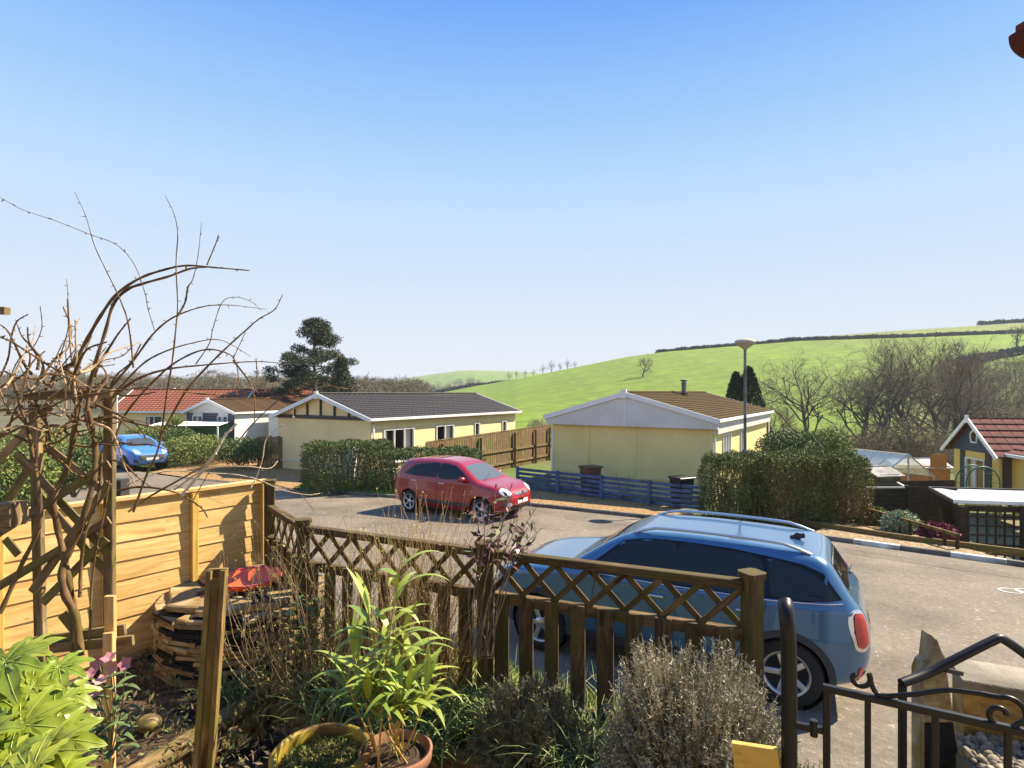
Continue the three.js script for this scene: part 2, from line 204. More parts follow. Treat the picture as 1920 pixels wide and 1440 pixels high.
sheet('road_patch', 1.5, 12.5, x => kerbD(x) - 1.75, x => kerbD(x) - 1.05, .004, M(.40, .355, .29, .92, { map: T.asphalt, bumpMap: T.asphaltB, bumpScale: .006 }), 'darker repaired strip in the tarmac beside the kerb', 60, 4);
sheet('road_patch', -6, 1.2, x => kerbD(x) - 3.6, x => kerbD(x) - 3.05, .004, M(.42, .375, .31, .92, { map: T.asphalt, bumpMap: T.asphaltB, bumpScale: .006 }), 'darker repaired strip in the tarmac near the red car', 40, 4);
{ // painted road mark, cut by the picture edge
  const c = GP(1895, 1108), b = mb(); for (const [ox, oz, r1, r2] of [[0, 0, .13, .17], [.30, .02, .15, .19]]) { const k0 = b.p.length / 3; for (let k = 0; k <= 28; k++) { const t = k / 28 * 2 * PI; for (const r of [r1, r2]) { const x = c.x + ox + Math.cos(t) * r * 1.1, z = c.z + oz + Math.sin(t) * r; b.v(V(x, roadY(x, -z) + .006, z), V(0, 1, 0), x, z); } if (k) { const a = k0 + k * 2; b.i.push(a - 2, a, a - 1, a, a + 1, a - 1); } } }
  tag(b.build('road_marking', M(.72, .7, .66, .8, { map: T.blot })), 'white painted loops on the tarmac', null, null, 'structure');
}
// bank between garden and road, garden soil, path
sheet('grass_bank', -9, 1.7, x => lin([[-9, 9], [-2.4, 5.55], [-1.7, 4.7], [-.18, 4.05], [1.7, 3.1]], x), x => nearD(x) + .05, .02, M(.15, .20, .035, 1, { map: T.soil, bumpMap: T.soilB, bumpScale: .05 }), 'rough grass bank between garden fence and road', 40, 14, (x, d) => { const a = lin([[-9, 9], [-2.4, 5.55], [-1.7, 4.7], [-.18, 4.05], [1.7, 3.1]], x), b = nearD(x), t = clamp((d - a) / (b - a)); return mix(.78, roadY(x, d), t); });
sheet('garden_soil', -7, 1.7, x => 2.9, x => lin([[-9, 9], [-3.4, 5.2], [-2.4, 5.7], [-1.7, 4.8], [-.18, 4.1], [1.7, 3.15]], x), 0, mat.soil, 'dark soil of the raised flower bed', 170, 90, (x, d) => (inPit(x, d) ? .6 : .80) + .05 * fbm(x * 3 + 50, d * 3, 200, 3));
sheet('patio_ground', -7, 1.5, x => .2, x => 2.95, 0, mat.soil, 'earth beside the flower pots', 10, 10, () => .66);
sheet('concrete_path', 1.55, 2.7, x => 3.6, x => nearD(x) + .15, .012, mat.concrete, 'pale concrete path edge at the road', 10, 10);
// ---------------------------------------------------------------- houses (local x = length going away, z = 0 is the right-hand side wall, gable at x = 0)
const LEN = Math.atan2(.843, .537);
function slabWall(len, h, holes, th, m, name, parent, place) {
  const s = new THREE.Shape([[0, 0], [len, 0], [len, h], [0, h]].map(q => new THREE.Vector2(...q))); for (const [x, y, w, hh] of holes) s.holes.push(new THREE.Path([[x, y], [x, y + hh], [x + w, y + hh], [x + w, y]].map(q => new THREE.Vector2(...q))));
  const g = new THREE.ExtrudeGeometry(s, { depth: th, bevelEnabled: false }); const o = new THREE.Mesh(g, m); o.name = name; o.castShadow = o.receiveShadow = true; place(o); parent.add(o); return o;
}
function windowIn(parent, x, y, w, h, nv, z = 0, curt = 0, fw = .055, mt = mat.white) { // in a wall lying in local x-y facing +z
  const win = new THREE.Group(); win.name = 'window'; parent.add(win);
  const fr = mb(), zz = z + .01; for (const yy of [y + fw / 2, y + h - fw / 2]) fr.beam(V(x, yy, zz), V(x + w, yy, zz), .09, fw); for (const xx of [x + fw / 2, x + w - fw / 2]) fr.beam(V(xx, y + fw, zz), V(xx, y + h - fw, zz), fw, .088, V(0, 0, 1)); for (let k = 1; k < nv; k++) fr.beam(V(x + w * k / nv, y + fw, zz), V(x + w * k / nv, y + h - fw, zz), fw, .086, V(0, 0, 1));
  fr.build('window_frame', mt, win);
  for (let k = 0; k < nv; k++) mb().quad(V(x + w * k / nv + fw / 2, y + fw / 2, z - .012), V(x + w * (k + 1) / nv - fw / 2, y + fw / 2, z - .012), V(x + w * (k + 1) / nv - fw / 2, y + h - fw / 2, z - .012), V(x + w * k / nv + fw / 2, y + h - fw / 2, z - .012)).build('pane', mat.pane, win);
  mb().box(x + w / 2, y - .025, z + .03, w + .08, .04, .12).build('window_sill', mt, win);
  if (curt) { for (const s of [0, 1]) { const cb = mb(), n = 12; for (let k = 0; k < n; k++) { const t = k / n * curt, t2 = (k + 1) / n * curt, X = q => x + (s ? w - w * q : w * q), Z = q => z - .2 + .025 * Math.sin(q * w * 60); cb.quad(V(X(t), y, Z(t)), V(X(t2), y, Z(t2)), V(X(t2), y + h, Z(t2)), V(X(t), y + h, Z(t))); } cb.build('curtain', mat.curtain, win); } }
  return win;
}
function courses(b, x0, x1, zE, yE, zR, yR, n, th = .035, wave = 0) { // tile courses from eave (zE,yE) to ridge
  for (let k = 0; k < n; k++) { const t0 = k / n, t1 = (k + 1.12) / n, A = V(x0, mix(yE, yR, t0) + th, mix(zE, zR, t0)), B = V(x0, mix(yE, yR, Math.min(1, t1)) + .008, mix(zE, zR, Math.min(1, t1))), L = V(x1 - x0, 0, 0);
    if (!wave) { b.quad(A, A.clone().add(L), B.clone().add(L), B); b.quad(A.clone().add(V(0, -th, 0)), A.clone().add(L).add(V(0, -th, 0)), A.clone().add(L), A); }
    else { const m = Math.round((x1 - x0) / wave); for (let j = 0; j < m; j++) { const xa = x0 + (x1 - x0) * j / m, xm = x0 + (x1 - x0) * (j + .5) / m, xb = x0 + (x1 - x0) * (j + 1) / m, o = (x, q, e) => V(x, q.y + e, q.z); b.quad(o(xa, A, 0), o(xm, A, .028), o(xm, B, .028), o(xa, B, 0)); b.quad(o(xm, A, .028), o(xb, A, 0), o(xb, B, 0), o(xm, B, .028)); b.quad(o(xa, A, -th), o(xb, A, -th), o(xb, A, 0), o(xa, A, 0)); } }
  }
}
function bungalow(o) { // o: name,label,pos,W,L,eave,ridge,over,wall,roof,courses,windows,gableDeep
  const h = thing(o.name, o.label, 'house', o.pos, o.turn ?? LEN, o.group), Wd = o.W, L = o.L, E = o.eave, R = o.ridge, ov = o.over ?? .25, zc = -Wd / 2;
  slabWall(L, E, (o.windows || []).map(w => [w[0], w[1], w[2], w[3]]), .1, o.wall, 'side_wall', h, m => m.position.set(0, 0, -.1));
  slabWall(L, E, [], .1, o.wall, 'side_wall', h, m => m.position.set(0, 0, -Wd));
  const gs = new THREE.Shape([[0, 0], [Wd, 0], [Wd, E], [Wd / 2, R - .05], [0, E]].map(q => new THREE.Vector2(...q)));
  for (const q of o.gableHoles || []) gs.holes.push(new THREE.Path([[q[0], q[1]], [q[0], q[1] + q[3]], [q[0] + q[2], q[1] + q[3]], [q[0] + q[2], q[1]]].map(a => new THREE.Vector2(...a))));
  const gg = new THREE.ExtrudeGeometry(gs, { depth: .1, bevelEnabled: false });
  for (const [x, k] of [[.003, 0], [L - .103, 1]]) { const m = new THREE.Mesh(gg, o.wall); m.name = 'gable_wall'; m.rotation.y = PI / 2; m.position.set(x, 0, -.002); m.scale.x = 1; m.castShadow = m.receiveShadow = true; if (k && o.gableHoles) m.geometry = new THREE.ExtrudeGeometry(new THREE.Shape([[0, 0], [Wd, 0], [Wd, E], [Wd / 2, R - .05], [0, E]].map(q => new THREE.Vector2(...q))), { depth: .1, bevelEnabled: false }); h.add(m); }
  mb().quad(V(.1, .3, -.1), V(L - .1, .3, -.1), V(L - .1, .3, -Wd + .1), V(.1, .3, -Wd + .1)).build('floor', mat.inside, h);
  mb().quad(V(.1, .3, -2), V(L - .1, .3, -2), V(L - .1, E, -2), V(.1, E, -2)).build('inner_wall', mat.inside, h);
  for (const w of o.windows || []) windowIn(h, w[0], w[1], w[2], w[3], w[4], 0, w[5] || 0);
  const roof = new THREE.Group(); roof.name = 'roof'; h.add(roof);
  const sl = (R - E) / (Wd / 2), eY = E - ov * sl + .04, b = mb(), rm = o.roof; b.col = [1, 1, 1];
  courses(b, -ov, L + ov, ov, eY, zc, R, o.courses, .04, o.wave || 0); courses(b, -ov, L + ov, -Wd - ov, eY, zc, R, o.courses, .04, o.wave || 0);
  b.build('tile_courses', rm, roof, true);
  mb().beam(V(-ov - .01, R + .05, zc), V(L + ov + .01, R + .05, zc), .2, .07, V(0, 1, 0), .3).build('ridge_cap', o.cap || rm, roof);
  for (const s of [1, -1]) { const z0 = s > 0 ? ov : -Wd - ov; mb().beam(V(-ov - .02, eY - .03, z0 + s * .015), V(L + ov + .02, eY - .03, z0 + s * .015), .07, .11).build('gutter', mat.white, roof); }
  const fz = .03; for (const x of [-ov - fz, L + ov + fz]) { const g = mb(); for (const s of [1, -1]) g.beam(V(x, eY - .06, s > 0 ? ov + .03 : -Wd - ov - .03), V(x, R - .03, zc), .05, .17, V(0, 1, 0)); g.build('bargeboard', mat.white, roof); }
  mb().box(-ov - .05, R - .03, zc, .09, .34, .2, .1).build('apex_block', mat.white, roof);
  return h;
}
{ // cream bungalow with dark roof and timbered gable
  const p = V(-5.55, 0, -24.7), g = -.6, A = bungalow({ name: 'bungalow', label: 'cream bungalow with dark tiled roof and black timber strips in its gable', pos: [p.x - .25 * (.537) - .2, g, p.z + .3], W: 6.1, L: 11.3, eave: 2.52, ridge: 3.5, wall: mat.cream, roof: mat.tileD, courses: 13, wave: .3, windows: [[.75, .55, 1.9, 1.45, 3, .22], [4.2, 1.05, 1.35, .95, 2, .3], [7.3, 1.05, .45, .95, 1, 0], [9.9, 1.05, .45, .95, 1, 0]] });
  const b = mb(), x = -.03; mb().beam(V(x, 2.48, .0), V(x, 2.48, -6.1), .06, .16, V(0, 1, 0)).build('timber_band', mat.dark, A);
  for (const z of [-1.25, -2.15, -3.05, -3.95, -4.85]) mb().beam(V(x, 2.56, z), V(x, 3.44 - Math.abs(z + 3.05) * .328 - .04, z), .13, .05, V(0, 0, 1)).build('timber_strip', mat.dark, A);
  mb().beam(V(.1, 2.2, .08), V(.1, .1, .08), .07, .07).build('downpipe', mat.white, A); mb().box(5.65, .25, .0, 11.3, .06, .06).build('plinth_trim', mat.whitew, A); mb().beam(V(-.02, .42, .02), V(-.02, .42, -6.1), .05, .05).build('plinth_trim', mat.whitew, A);
}
{ // yellow bungalow with mossy roof and deep white gable panel
  const B = bungalow({ name: 'bungalow', label: 'pale yellow bungalow with mossy brown roof and deep white gable panel', pos: [6.75, -.7, -19.7], W: 6.1, L: 10.5, eave: 2.8, ridge: 3.66, wall: mat.yellow, roof: mat.tileMoss, courses: 16, wave: .25, over: .25, windows: [[1.3, 1.1, 1.25, 1.1, 3, .1], [4.3, 1.0, 1.1, 1.25, 2, .1]], cap: mat.tileMoss });
  const s = new THREE.Shape([[-.2, 2.46], [6.3, 2.46], [6.3, 2.68], [3.05, 3.58], [-.2, 2.68]].map(q => new THREE.Vector2(...q))), m = new THREE.Mesh(new THREE.ExtrudeGeometry(s, { depth: .22, bevelEnabled: false }), mat.whitew); m.name = 'gable_panel'; m.rotation.y = PI / 2; m.position.set(-.24, 0, 0); m.castShadow = m.receiveShadow = true; B.add(m);
  mb().beam(V(-.245, 2.48, -3.05), V(-.245, 3.52, -3.05), .03, .012, V(1, 0, 0)).build('joint_strip', mat.white, B);
  for (const z of [-2.75, -4.6]) mb().beam(V(-.012, .3, z), V(-.012, 2.46, z), .11, .03, V(1, 0, 0)).build('cover_strip', mat.yellow, B);
  for (const [z0, z1] of [[-.05, -2.7], [-2.8, -4.55], [-4.65, -6.05]]) mb().beam(V(-.012, .62, z0), V(-.012, .62, z1), .03, .09).build('cover_strip', mat.yellow, B);
  mb().beam(V(0, 2.53, .09), V(10.5, 2.53, .09), .16, .5, V(0, 1, 0), .02).build('side_fascia', mat.whitew, B); mb().beam(V(10.6, 2.3, .09), V(10.6, .1, .09), .07, .07).build('downpipe', mat.white, B); mb().beam(V(.04, 2.2, .05), V(.04, 0, .05), .07, .07).build('corner_trim', mat.white, B); mb().beam(V(.0, 2.2, -6.12), V(0, 0, -6.12), .07, .07).build('corner_trim', mat.white, B);
  const fl = mb(); fl.lathe([[.1, 0], [.1, .45], [.13, .45], [.13, .5], [.1, .5], [.1, .58], [.17, .6], [.17, .64], [.02, .66]], V(5.6, 3.6, -2.6), 14); fl.build('flue', mat.galv, B); mb().box(5.6, 3.62, -2.6, .5, .05, .45).build('flue_flashing', mat.tileB, B);
}
{ // red roofed house on the lower ground
  const c = W(1874, 850, 24), g = -2.05, Hh = thing('bungalow', 'ochre cottage with maroon tiled roof and small pentagon gable window', 'house', [c.x, g, c.z], 0), E = 2.55, R = 3.85, gw = 3.3; // gable faces left-front; local x right, z toward camera
  Hh.rotation.y = -1.75;
  const gs = new THREE.Shape([[-gw, 0], [0, 0], [0, E], [-gw / 2, R], [-gw, E]].map(q => new THREE.Vector2(...q))); gs.holes.push(new THREE.Path([[-2.35, .75], [-2.35, 2.15], [-.95, 2.15], [-.95, .75]].map(q => new THREE.Vector2(...q))));
  const gm = new THREE.Mesh(new THREE.ExtrudeGeometry(gs, { depth: .1, bevelEnabled: false }), mat.ochre); gm.name = 'gable_wall'; gm.position.z = -.1; gm.castShadow = gm.receiveShadow = true; Hh.add(gm);
  const ds = new THREE.Shape([[-gw - .05, E - .1], [.05, E - .1], [.05, E], [-gw / 2, R + .02], [-gw - .05, E]].map(q => new THREE.Vector2(...q))), dm = new THREE.Mesh(new THREE.ExtrudeGeometry(ds, { depth: .04, bevelEnabled: false }), mat.navy); dm.name = 'gable_cladding'; dm.castShadow = dm.receiveShadow = true; Hh.add(dm);
  for (const [a, b2] of [[-2.75, -2.4], [-.9, -.5]]) mb().box((a + b2) / 2, 1.4, .02, b2 - a, 2.1, .04).build('dark_surround', mat.dark, Hh); windowIn(Hh, -2.35, .75, 1.4, 1.4, 2, 0, .2);
  { const pw = mb(), q = [[-1.85, 2.85], [-1.45, 2.85], [-1.4, 3.2], [-1.65, 3.42], [-1.9, 3.2]].map(a => V(a[0], a[1], .06)); for (let k = 0; k < 5; k++) pw.beam(q[k], q[(k + 1) % 5], .06, .05, V(0, 0, 1)); pw.build('pentagon_window', mat.white, Hh); const pg = new THREE.Mesh(new THREE.ShapeGeometry(new THREE.Shape(q.map(a => new THREE.Vector2(a.x, a.y)))), mat.glassD); pg.name = 'pentagon_pane'; pg.position.z = .045; Hh.add(pg); }
  mb().quad(V(-gw, 0, -.1), V(-gw, 0, -7), V(-gw, E, -7), V(-gw, E, -.1)).build('side_wall', mat.ochre, Hh); // left side
  const roof = new THREE.Group(); roof.name = 'roof'; Hh.add(roof);
  for (const s of [-1, 1]) { // gable roof running back, tile by tile on the visible right slope
    const n = 6, m = 9; for (let k = 0; k < n; k++) for (let j = 0; j < m; j++) { const t0 = k / n, t1 = (k + 1.1) / n, zz = .3 - j * .42, xe = s > 0 ? .35 : -gw - .35, X = t => mix(xe, -gw / 2, t), Y = t => mix(E - .22, R, t) + .05, b = mb(); b.quad(V(X(t0), Y(t0) + .05, zz), V(X(t0), Y(t0) + .05, zz - .40), V(X(t1), Y(t1), zz - .40), V(X(t1), Y(t1), zz)); b.quad(V(X(t0), Y(t0) - .01, zz), V(X(t0), Y(t0) - .01, zz - .4), V(X(t0), Y(t0) + .05, zz - .4), V(X(t0), Y(t0) + .05, zz)); b.quad(V(X(t0), Y(t0) - .01, zz), V(X(t1), Y(t1) - .05, zz), V(X(t1), Y(t1), zz), V(X(t0), Y(t0) + .05, zz)); b.build('roof_tile', mat.tileM, roof); }
    mb().beam(V(s > 0 ? .42 : -gw - .42, E - .22, .34), V(-gw / 2, R + .04, .34), .06, .16, V(0, 1, 0)).build('bargeboard', mat.white, roof);
  }
  mb().box(-gw / 2, R + .02, .34, .2, .34, .08).build('apex_block', mat.white, roof);
  mb().box(-1.65, 1.3, -1.3, 3, 2.4, .05).build('inner_wall', mat.inside, Hh); mb().box(2.5, 1.3, -1.6, 5, 2.4, .05).build('inner_wall', mat.inside, Hh);
  // main wing to the right, long wall turned to face the road
  const wing = new THREE.Group(); wing.name = 'wing'; Hh.add(wing); slabWall(7, E, [[1.2, .9, 1.5, 1.15]], .1, mat.ochre, 'side_wall', wing, m => { m.position.set(0, 0, -.55); }); windowIn(wing, 1.2, .9, 1.5, 1.15, 3, -.45, .1);
  { const b = mb(); courses(b, -.1, 7.2, -.15, E - .05, -3.2, R, 8, .05, .3); b.build('tile_courses', mat.tileM, wing, true); mb().beam(V(-1.7, R + .03, -3.2), V(7.2, R + .03, -3.2), .2, .08).build('ridge_cap', mat.tileM, wing); mb().beam(V(-.1, E - .06, -.1), V(7.2, E - .06, -.1), .08, .12).build('gutter', mat.white, wing); mb().quad(V(-.1, 0, -6), V(7.1, 0, -6), V(7.1, E, -6), V(-.1, E, -6)).build('side_wall', mat.ochre, wing); }
}
{ // left background homes
  const c1 = W(440, 800, 36), D = bungalow({ name: 'bungalow', label: 'bungalow with navy clad gable, white gable board and brown roof', pos: [c1.x, -.58, c1.z], W: 3.9, L: 9, eave: 2.35, ridge: 3.1, wall: mat.whitew, roof: mat.tileB, courses: 14, over: .2, windows: [], turn: 1.22, gableHoles: [[.5, .85, .85, 1.25], [2.55, .85, .85, 1.25]] });
  const n = mb(), S = z => -3.9 + z; for (const [a, b] of [[0, .5], [1.35, 2.55], [3.4, 3.9]]) for (let k = 0; k < 14; k++) n.beam(V(-.02, .3 + k * .145, -a), V(-.02, .3 + k * .145, -b), .03, .135, V(0, 1, 0)); n.build('cladding', mat.navy, D, true);
  { const gb = new THREE.Mesh(new THREE.ExtrudeGeometry(new THREE.Shape([[-.1, 2.3], [4, 2.3], [1.95, 3.06]].map(q => new THREE.Vector2(...q))), { depth: .06, bevelEnabled: false }), mat.whitew); gb.name = 'gable_board'; gb.rotation.y = PI / 2; gb.position.x = -.09; D.add(gb); }
  const wg = new THREE.Group(); wg.name = 'window_bay'; D.add(wg); wg.rotation.y = -PI / 2; for (const z of [.5, 2.55]) windowIn(wg, -z - .85 + 0, .85, .85, 1.25, 2, .02, .35);
  // white boarded garage beside it
  const G = thing('garage', 'white boarded garage between the navy bungalow and the cream bungalow', 'garage', [c1.x + 2.3, -.58, c1.z - 1.4], 1.22 - PI / 2), gb = mb(); for (let k = 0; k < 12; k++) gb.beam(V(-1, .1 + k * .17, 0), V(3, .1 + k * .17, 0), .03, .165); gb.build('board_panel', mat.white, G, true); mb().box(1, 1.05, -1.6, 3.98, 2.1, 3.1).build('garage_body', mat.whitew, G); mb().beam(V(-1.2, 2.2, -1.5), V(3.2, 2.2, -1.5), 3.5, .09).build('flat_roof', mat.white, G);
  for (const [px, d, w, l, label] of [[215, 41, 6.5, 8, 'far bungalow with terracotta hipped roof and pale yellow walls'], [300, 44, 6.5, 11, 'larger terracotta roofed bungalow behind the blue car']]) { const c = W(px, 800, d); bungalow({ name: 'bungalow', label, pos: [c.x, -.58, c.z], W: w, L: l, eave: 2.3, ridge: 3.75, wall: mat.cream, roof: mat.tileR, courses: 11, wave: .3, over: .3, turn: .12, windows: [[2, .9, 1.2, 1, 2, .2]] }); }
  const cp = W(400, 838, 34), Cp = thing('carport', 'low white corrugated canopy beside the navy bungalow', 'carport', [cp.x, -.58, cp.z], .15), cb = mb(); for (let k = 0; k < 30; k++) { const x = -3.6 + k * .13; cb.quad(V(x, 1.62, 0), V(x + .065, 1.66, 0), V(x + .065, 1.8, -2.2), V(x, 1.76, -2.2)); cb.quad(V(x + .065, 1.66, 0), V(x + .13, 1.62, 0), V(x + .13, 1.76, -2.2), V(x + .065, 1.8, -2.2)); } cb.build('corrugated_roof', mat.white, Cp, true); for (const x of [-3.4, -1.5, .2]) mb().beam(V(x, 0, -.1), V(x, 1.62, -.1), .08, .08).build('post', mat.white, Cp); mb().box(-1.6, .8, -2.1, 3.8, 1.6, .05).build('back_panel', M(.05, .14, .12, .7), Cp);
  const tw = W(528, 855, 27.5), TF = thing('board_fence', 'grey vertical board gate fence left of the cream bungalow', 'fence', [tw.x, -.6, tw.z], .1), tb = mb(); for (let k = 0; k < 10; k++) tb.beam(V(-1.05 + k * .115, 0, 0), V(-1.05 + k * .115, 1.5 + .02 * (k % 3), 0), .105, .02, V(0, 0, 1)); tb.build('board_panel', mat.boards, TF, true); mb().beam(V(-1.1, .4, -.04), V(.05, .4, -.04), .04, .09).build('rail', mat.boards, TF); mb().beam(V(-1.1, 1.2, -.04), V(.05, 1.2, -.04), .04, .09).build('rail', mat.boards, TF);
  const st = thing('aerial_pole', 'slim white pole rising behind the trellis near the red roofs', 'pole', [0, 0, 0]), a = W(219, 830, 33), b = W(219, 745, 33); a.y = -.5; mb().tube([a, b], .05, .04, 8).build('mast', mat.white, st); mb().lathe([[.001, .12], [.08, .1], [.09, 0], [.05, -.05]], b, 10).build('lamp_head', mat.whitew, st);
}
// brown close-board fence of the cream bungalow
{
  const a = GP(905, 880), b = W(1030, 800, 31); const Fn = thing('board_fence', 'weathered brown close-board fence running back behind the red car', 'fence');
  const A = V(W(800, 840, 22.5).x, -.62, -22.5), B = V(W(1032, 800, 32).x, -.75, -32), n = 62, pb = mb(), top = t => mix(1.05, 1.2, t);
  for (let k = 0; k < n; k++) { const t = k / n, p = A.clone().lerp(B, t), dirx = B.clone().sub(A).normalize(); const q = p.clone(); q.y = top(t); pb.col = [1, 1, 1].map(() => .8 + .3 * rnd()); pb.beam(p, q, .16, .022, V(-dirx.z, 0, dirx.x)); }
  pb.build('board_panel', M(.40, .31, .20, .95, { map: T.old, vertexColors: true }), Fn, true);
  const nrm = V(.83, 0, .55); for (const h of [.35, .95]) mb().beam(A.clone().add(V(0, h, 0)).addScaledVector(nrm, .05), B.clone().add(V(0, h, 0)).addScaledVector(nrm, .05), .05, .1).build('rail', mat.boards, Fn);
  for (const t of [.08, .34, .62, .82, .97]) { const p = A.clone().lerp(B, t).addScaledVector(nrm, .11), q = p.clone(); q.y = top(t) - .1; mb().beam(p, q, .11, .11).build('post', mat.boards, Fn); }
  mb().beam(A.clone().setY(1.08), B.clone().setY(1.23), .06, .04).build('capping_rail', mat.boards, Fn);
}
// blue slatted fence
{
  const Fb = thing('slat_fence', 'low blue painted fence of horizontal slats before the yellow bungalow', 'fence'), A = GP(972, 918), B = GP(1318, 962), dir = B.clone().sub(A), L = dir.length(); dir.normalize(); A.y = roadY(A.x, -A.z) + .04; B.y = roadY(B.x, -B.z) + .04;
  const nr = V(-dir.z, 0, dir.x); const n = 5, bays = 4;
  for (let j = 0; j < bays; j++) for (let k = 0; k < n; k++) { const a = A.clone().lerp(B, j / bays), b = A.clone().lerp(B, (j + 1) / bays); a.y += .1 + k * .155; b.y += .1 + k * .155; a.addScaledVector(dir, .006); b.addScaledVector(dir, -.006); mb().beam(a, b, .025, .1).build('slat', mat.blueFence, Fb); }
  for (let j = 0; j <= bays; j++) { const p = A.clone().lerp(B, j / bays).addScaledVector(nr, .06), q = p.clone(); q.y += .82; mb().beam(p, q, .1, .08, nr).build('post', mat.blueFence, Fb); }
}
function bin(px, py, d, h, m, label, turn) { const p = W(px, py, d); p.y = roadY(p.x, d); const o = thing('wheelie_bin', label, 'bin', [p.x, p.y, p.z], turn, 'bins behind the blue fence'); const s = .28, b = mb(); const c = (w, y, z0) => [V(-w, y, -w * .9), V(w, y, -w * .9), V(w, y, w * .9), V(-w, y, w * .9)], l = c(.22, .05), u = c(.28, h - .06); for (let k = 0; k < 4; k++) b.quad(l[k], l[(k + 1) % 4], u[(k + 1) % 4], u[k]); b.build('bin_body', m, o); mb().box(0, h - .02, .01, .62, .07, .6, .3).build('lid', m, o); mb().beam(V(-.2, h - .02, -.32), V(.2, h - .02, -.32), .03, .03).build('handle', m, o); return o; }
bin(1107, 900, 20.4, 1.06, M(.10, .05, .035, .5), 'brown wheelie bin against the yellow gable wall', .5);
bin(1278, 930, 18.6, 1.0, M(.02, .025, .03, .45), 'black wheelie bin by the clipped hedge', .45);
{ // gas bottle cover
  const p = W(655, 842, 23.8), o = tag(mb().lathe([[.001, .42], [.2, .4], [.33, .28], [.36, .1], [.36, 0]], V(0, 0, 0), 16, 1.3, .8).build('meter_cover', mat.whitew), 'rounded white cover at the gable of the cream bungalow', 'cover'); o.position.set(p.x, p.y - .3, p.z); const st = mb().box(0, -.6, 0, .5, 1.2, .4).build('stand', mat.whitew, o); }
{ // street lamp
  const d = 18.2, b = W(1397, 900, d), y0 = roadY(b.x, d) - .1, L = thing('street_lamp', 'grey street lamp column with wide shallow lantern behind the hedge', 'street lamp', [b.x, y0, b.z]), yt = W(1390, 655, d).y - y0;
  mb().lathe([[.085, 0], [.075, 1.9], [.045, 1.96], [.042, yt]], V(0, 0, 0), 14).build('column', mat.galv, L); mb().lathe([[.09, 1.72], [.1, 1.76], [.1, 2.0], [.06, 2.05]], V(0, 0, 0), 14).build('collar', mat.galv, L);
  mb().lathe([[.05, 0], [.07, .04], [.24, .15], [.30, .2], [.30, .23]], V(0, yt - .02, 0), 20).build('lantern_bowl', M(.36, .33, .26, .5), L); mb().lathe([[.31, .23], [.31, .27], [.27, .31], [.1, .36], [.001, .37]], V(0, yt - .02, 0), 20).build('lantern_cap', M(.42, .37, .27, .7), L);
}
// ---------------------------------------------------------------- garden fences
{ // new yellow overlap fence
  const Fy = thing('panel_fence', 'new golden timber fence panel of overlapping horizontal boards', 'fence');
  const R = V(-2.40, 2.14, -5.64), L = V(-4.55, 2.14, -2.9), dir = L.clone().sub(R).normalize(), nr = V(-dir.z, 0, dir.x); if (nr.x < 0) nr.negate();
  const len = L.distanceTo(R), yb = .74, n = 9, bh = (2.12 - yb) / n, bats = [0, .64, 1.30, 1.95, 2.6, 3.2];
  for (let j = 0; j < bats.length - 1; j++) for (let k = 0; k < n; k++) { const a = R.clone().addScaledVector(dir, bats[j] + .003), b = R.clone().addScaledVector(dir, bats[j + 1] - .003); a.y = b.y = yb + (k + .5) * bh; const up = V(0, 1, 0).addScaledVector(nr, -.07 + .02 * rnd()).normalize(); a.y += rr(-.004, .004); mb().beam(a, b, .014, bh + .028, up, .1).build('board', mat.newWood[Math.floor(rnd() * 4)], Fy); }
  for (const s of bats) { const a = R.clone().addScaledVector(dir, s).addScaledVector(nr, .035); const b = a.clone(); a.y = yb - .02; b.y = 2.12; mb().beam(a, b, .055, .04, nr, .1).build('batten', mat.batten, Fy); }
  { const a = R.clone().addScaledVector(dir, -.04), b = R.clone().addScaledVector(dir, 3.3); a.y = b.y = 2.145; mb().beam(a, b, .08, .03).build('capping', mat.capw, Fy); }
  { const a = R.clone().addScaledVector(nr, .02), b = R.clone().addScaledVector(dir, 3.2).addScaledVector(nr, .02); a.y = b.y = .72; mb().beam(a, b, .03, .15).build('gravel_board', M(.05, .055, .07, .6), Fy); }
}
const PK = [V(-2.29, 1.93, -5.54), V(-1.66, 1.93, -4.67), V(-.18, 1.93, -3.96), V(1.35, 1.93, -3.3)];
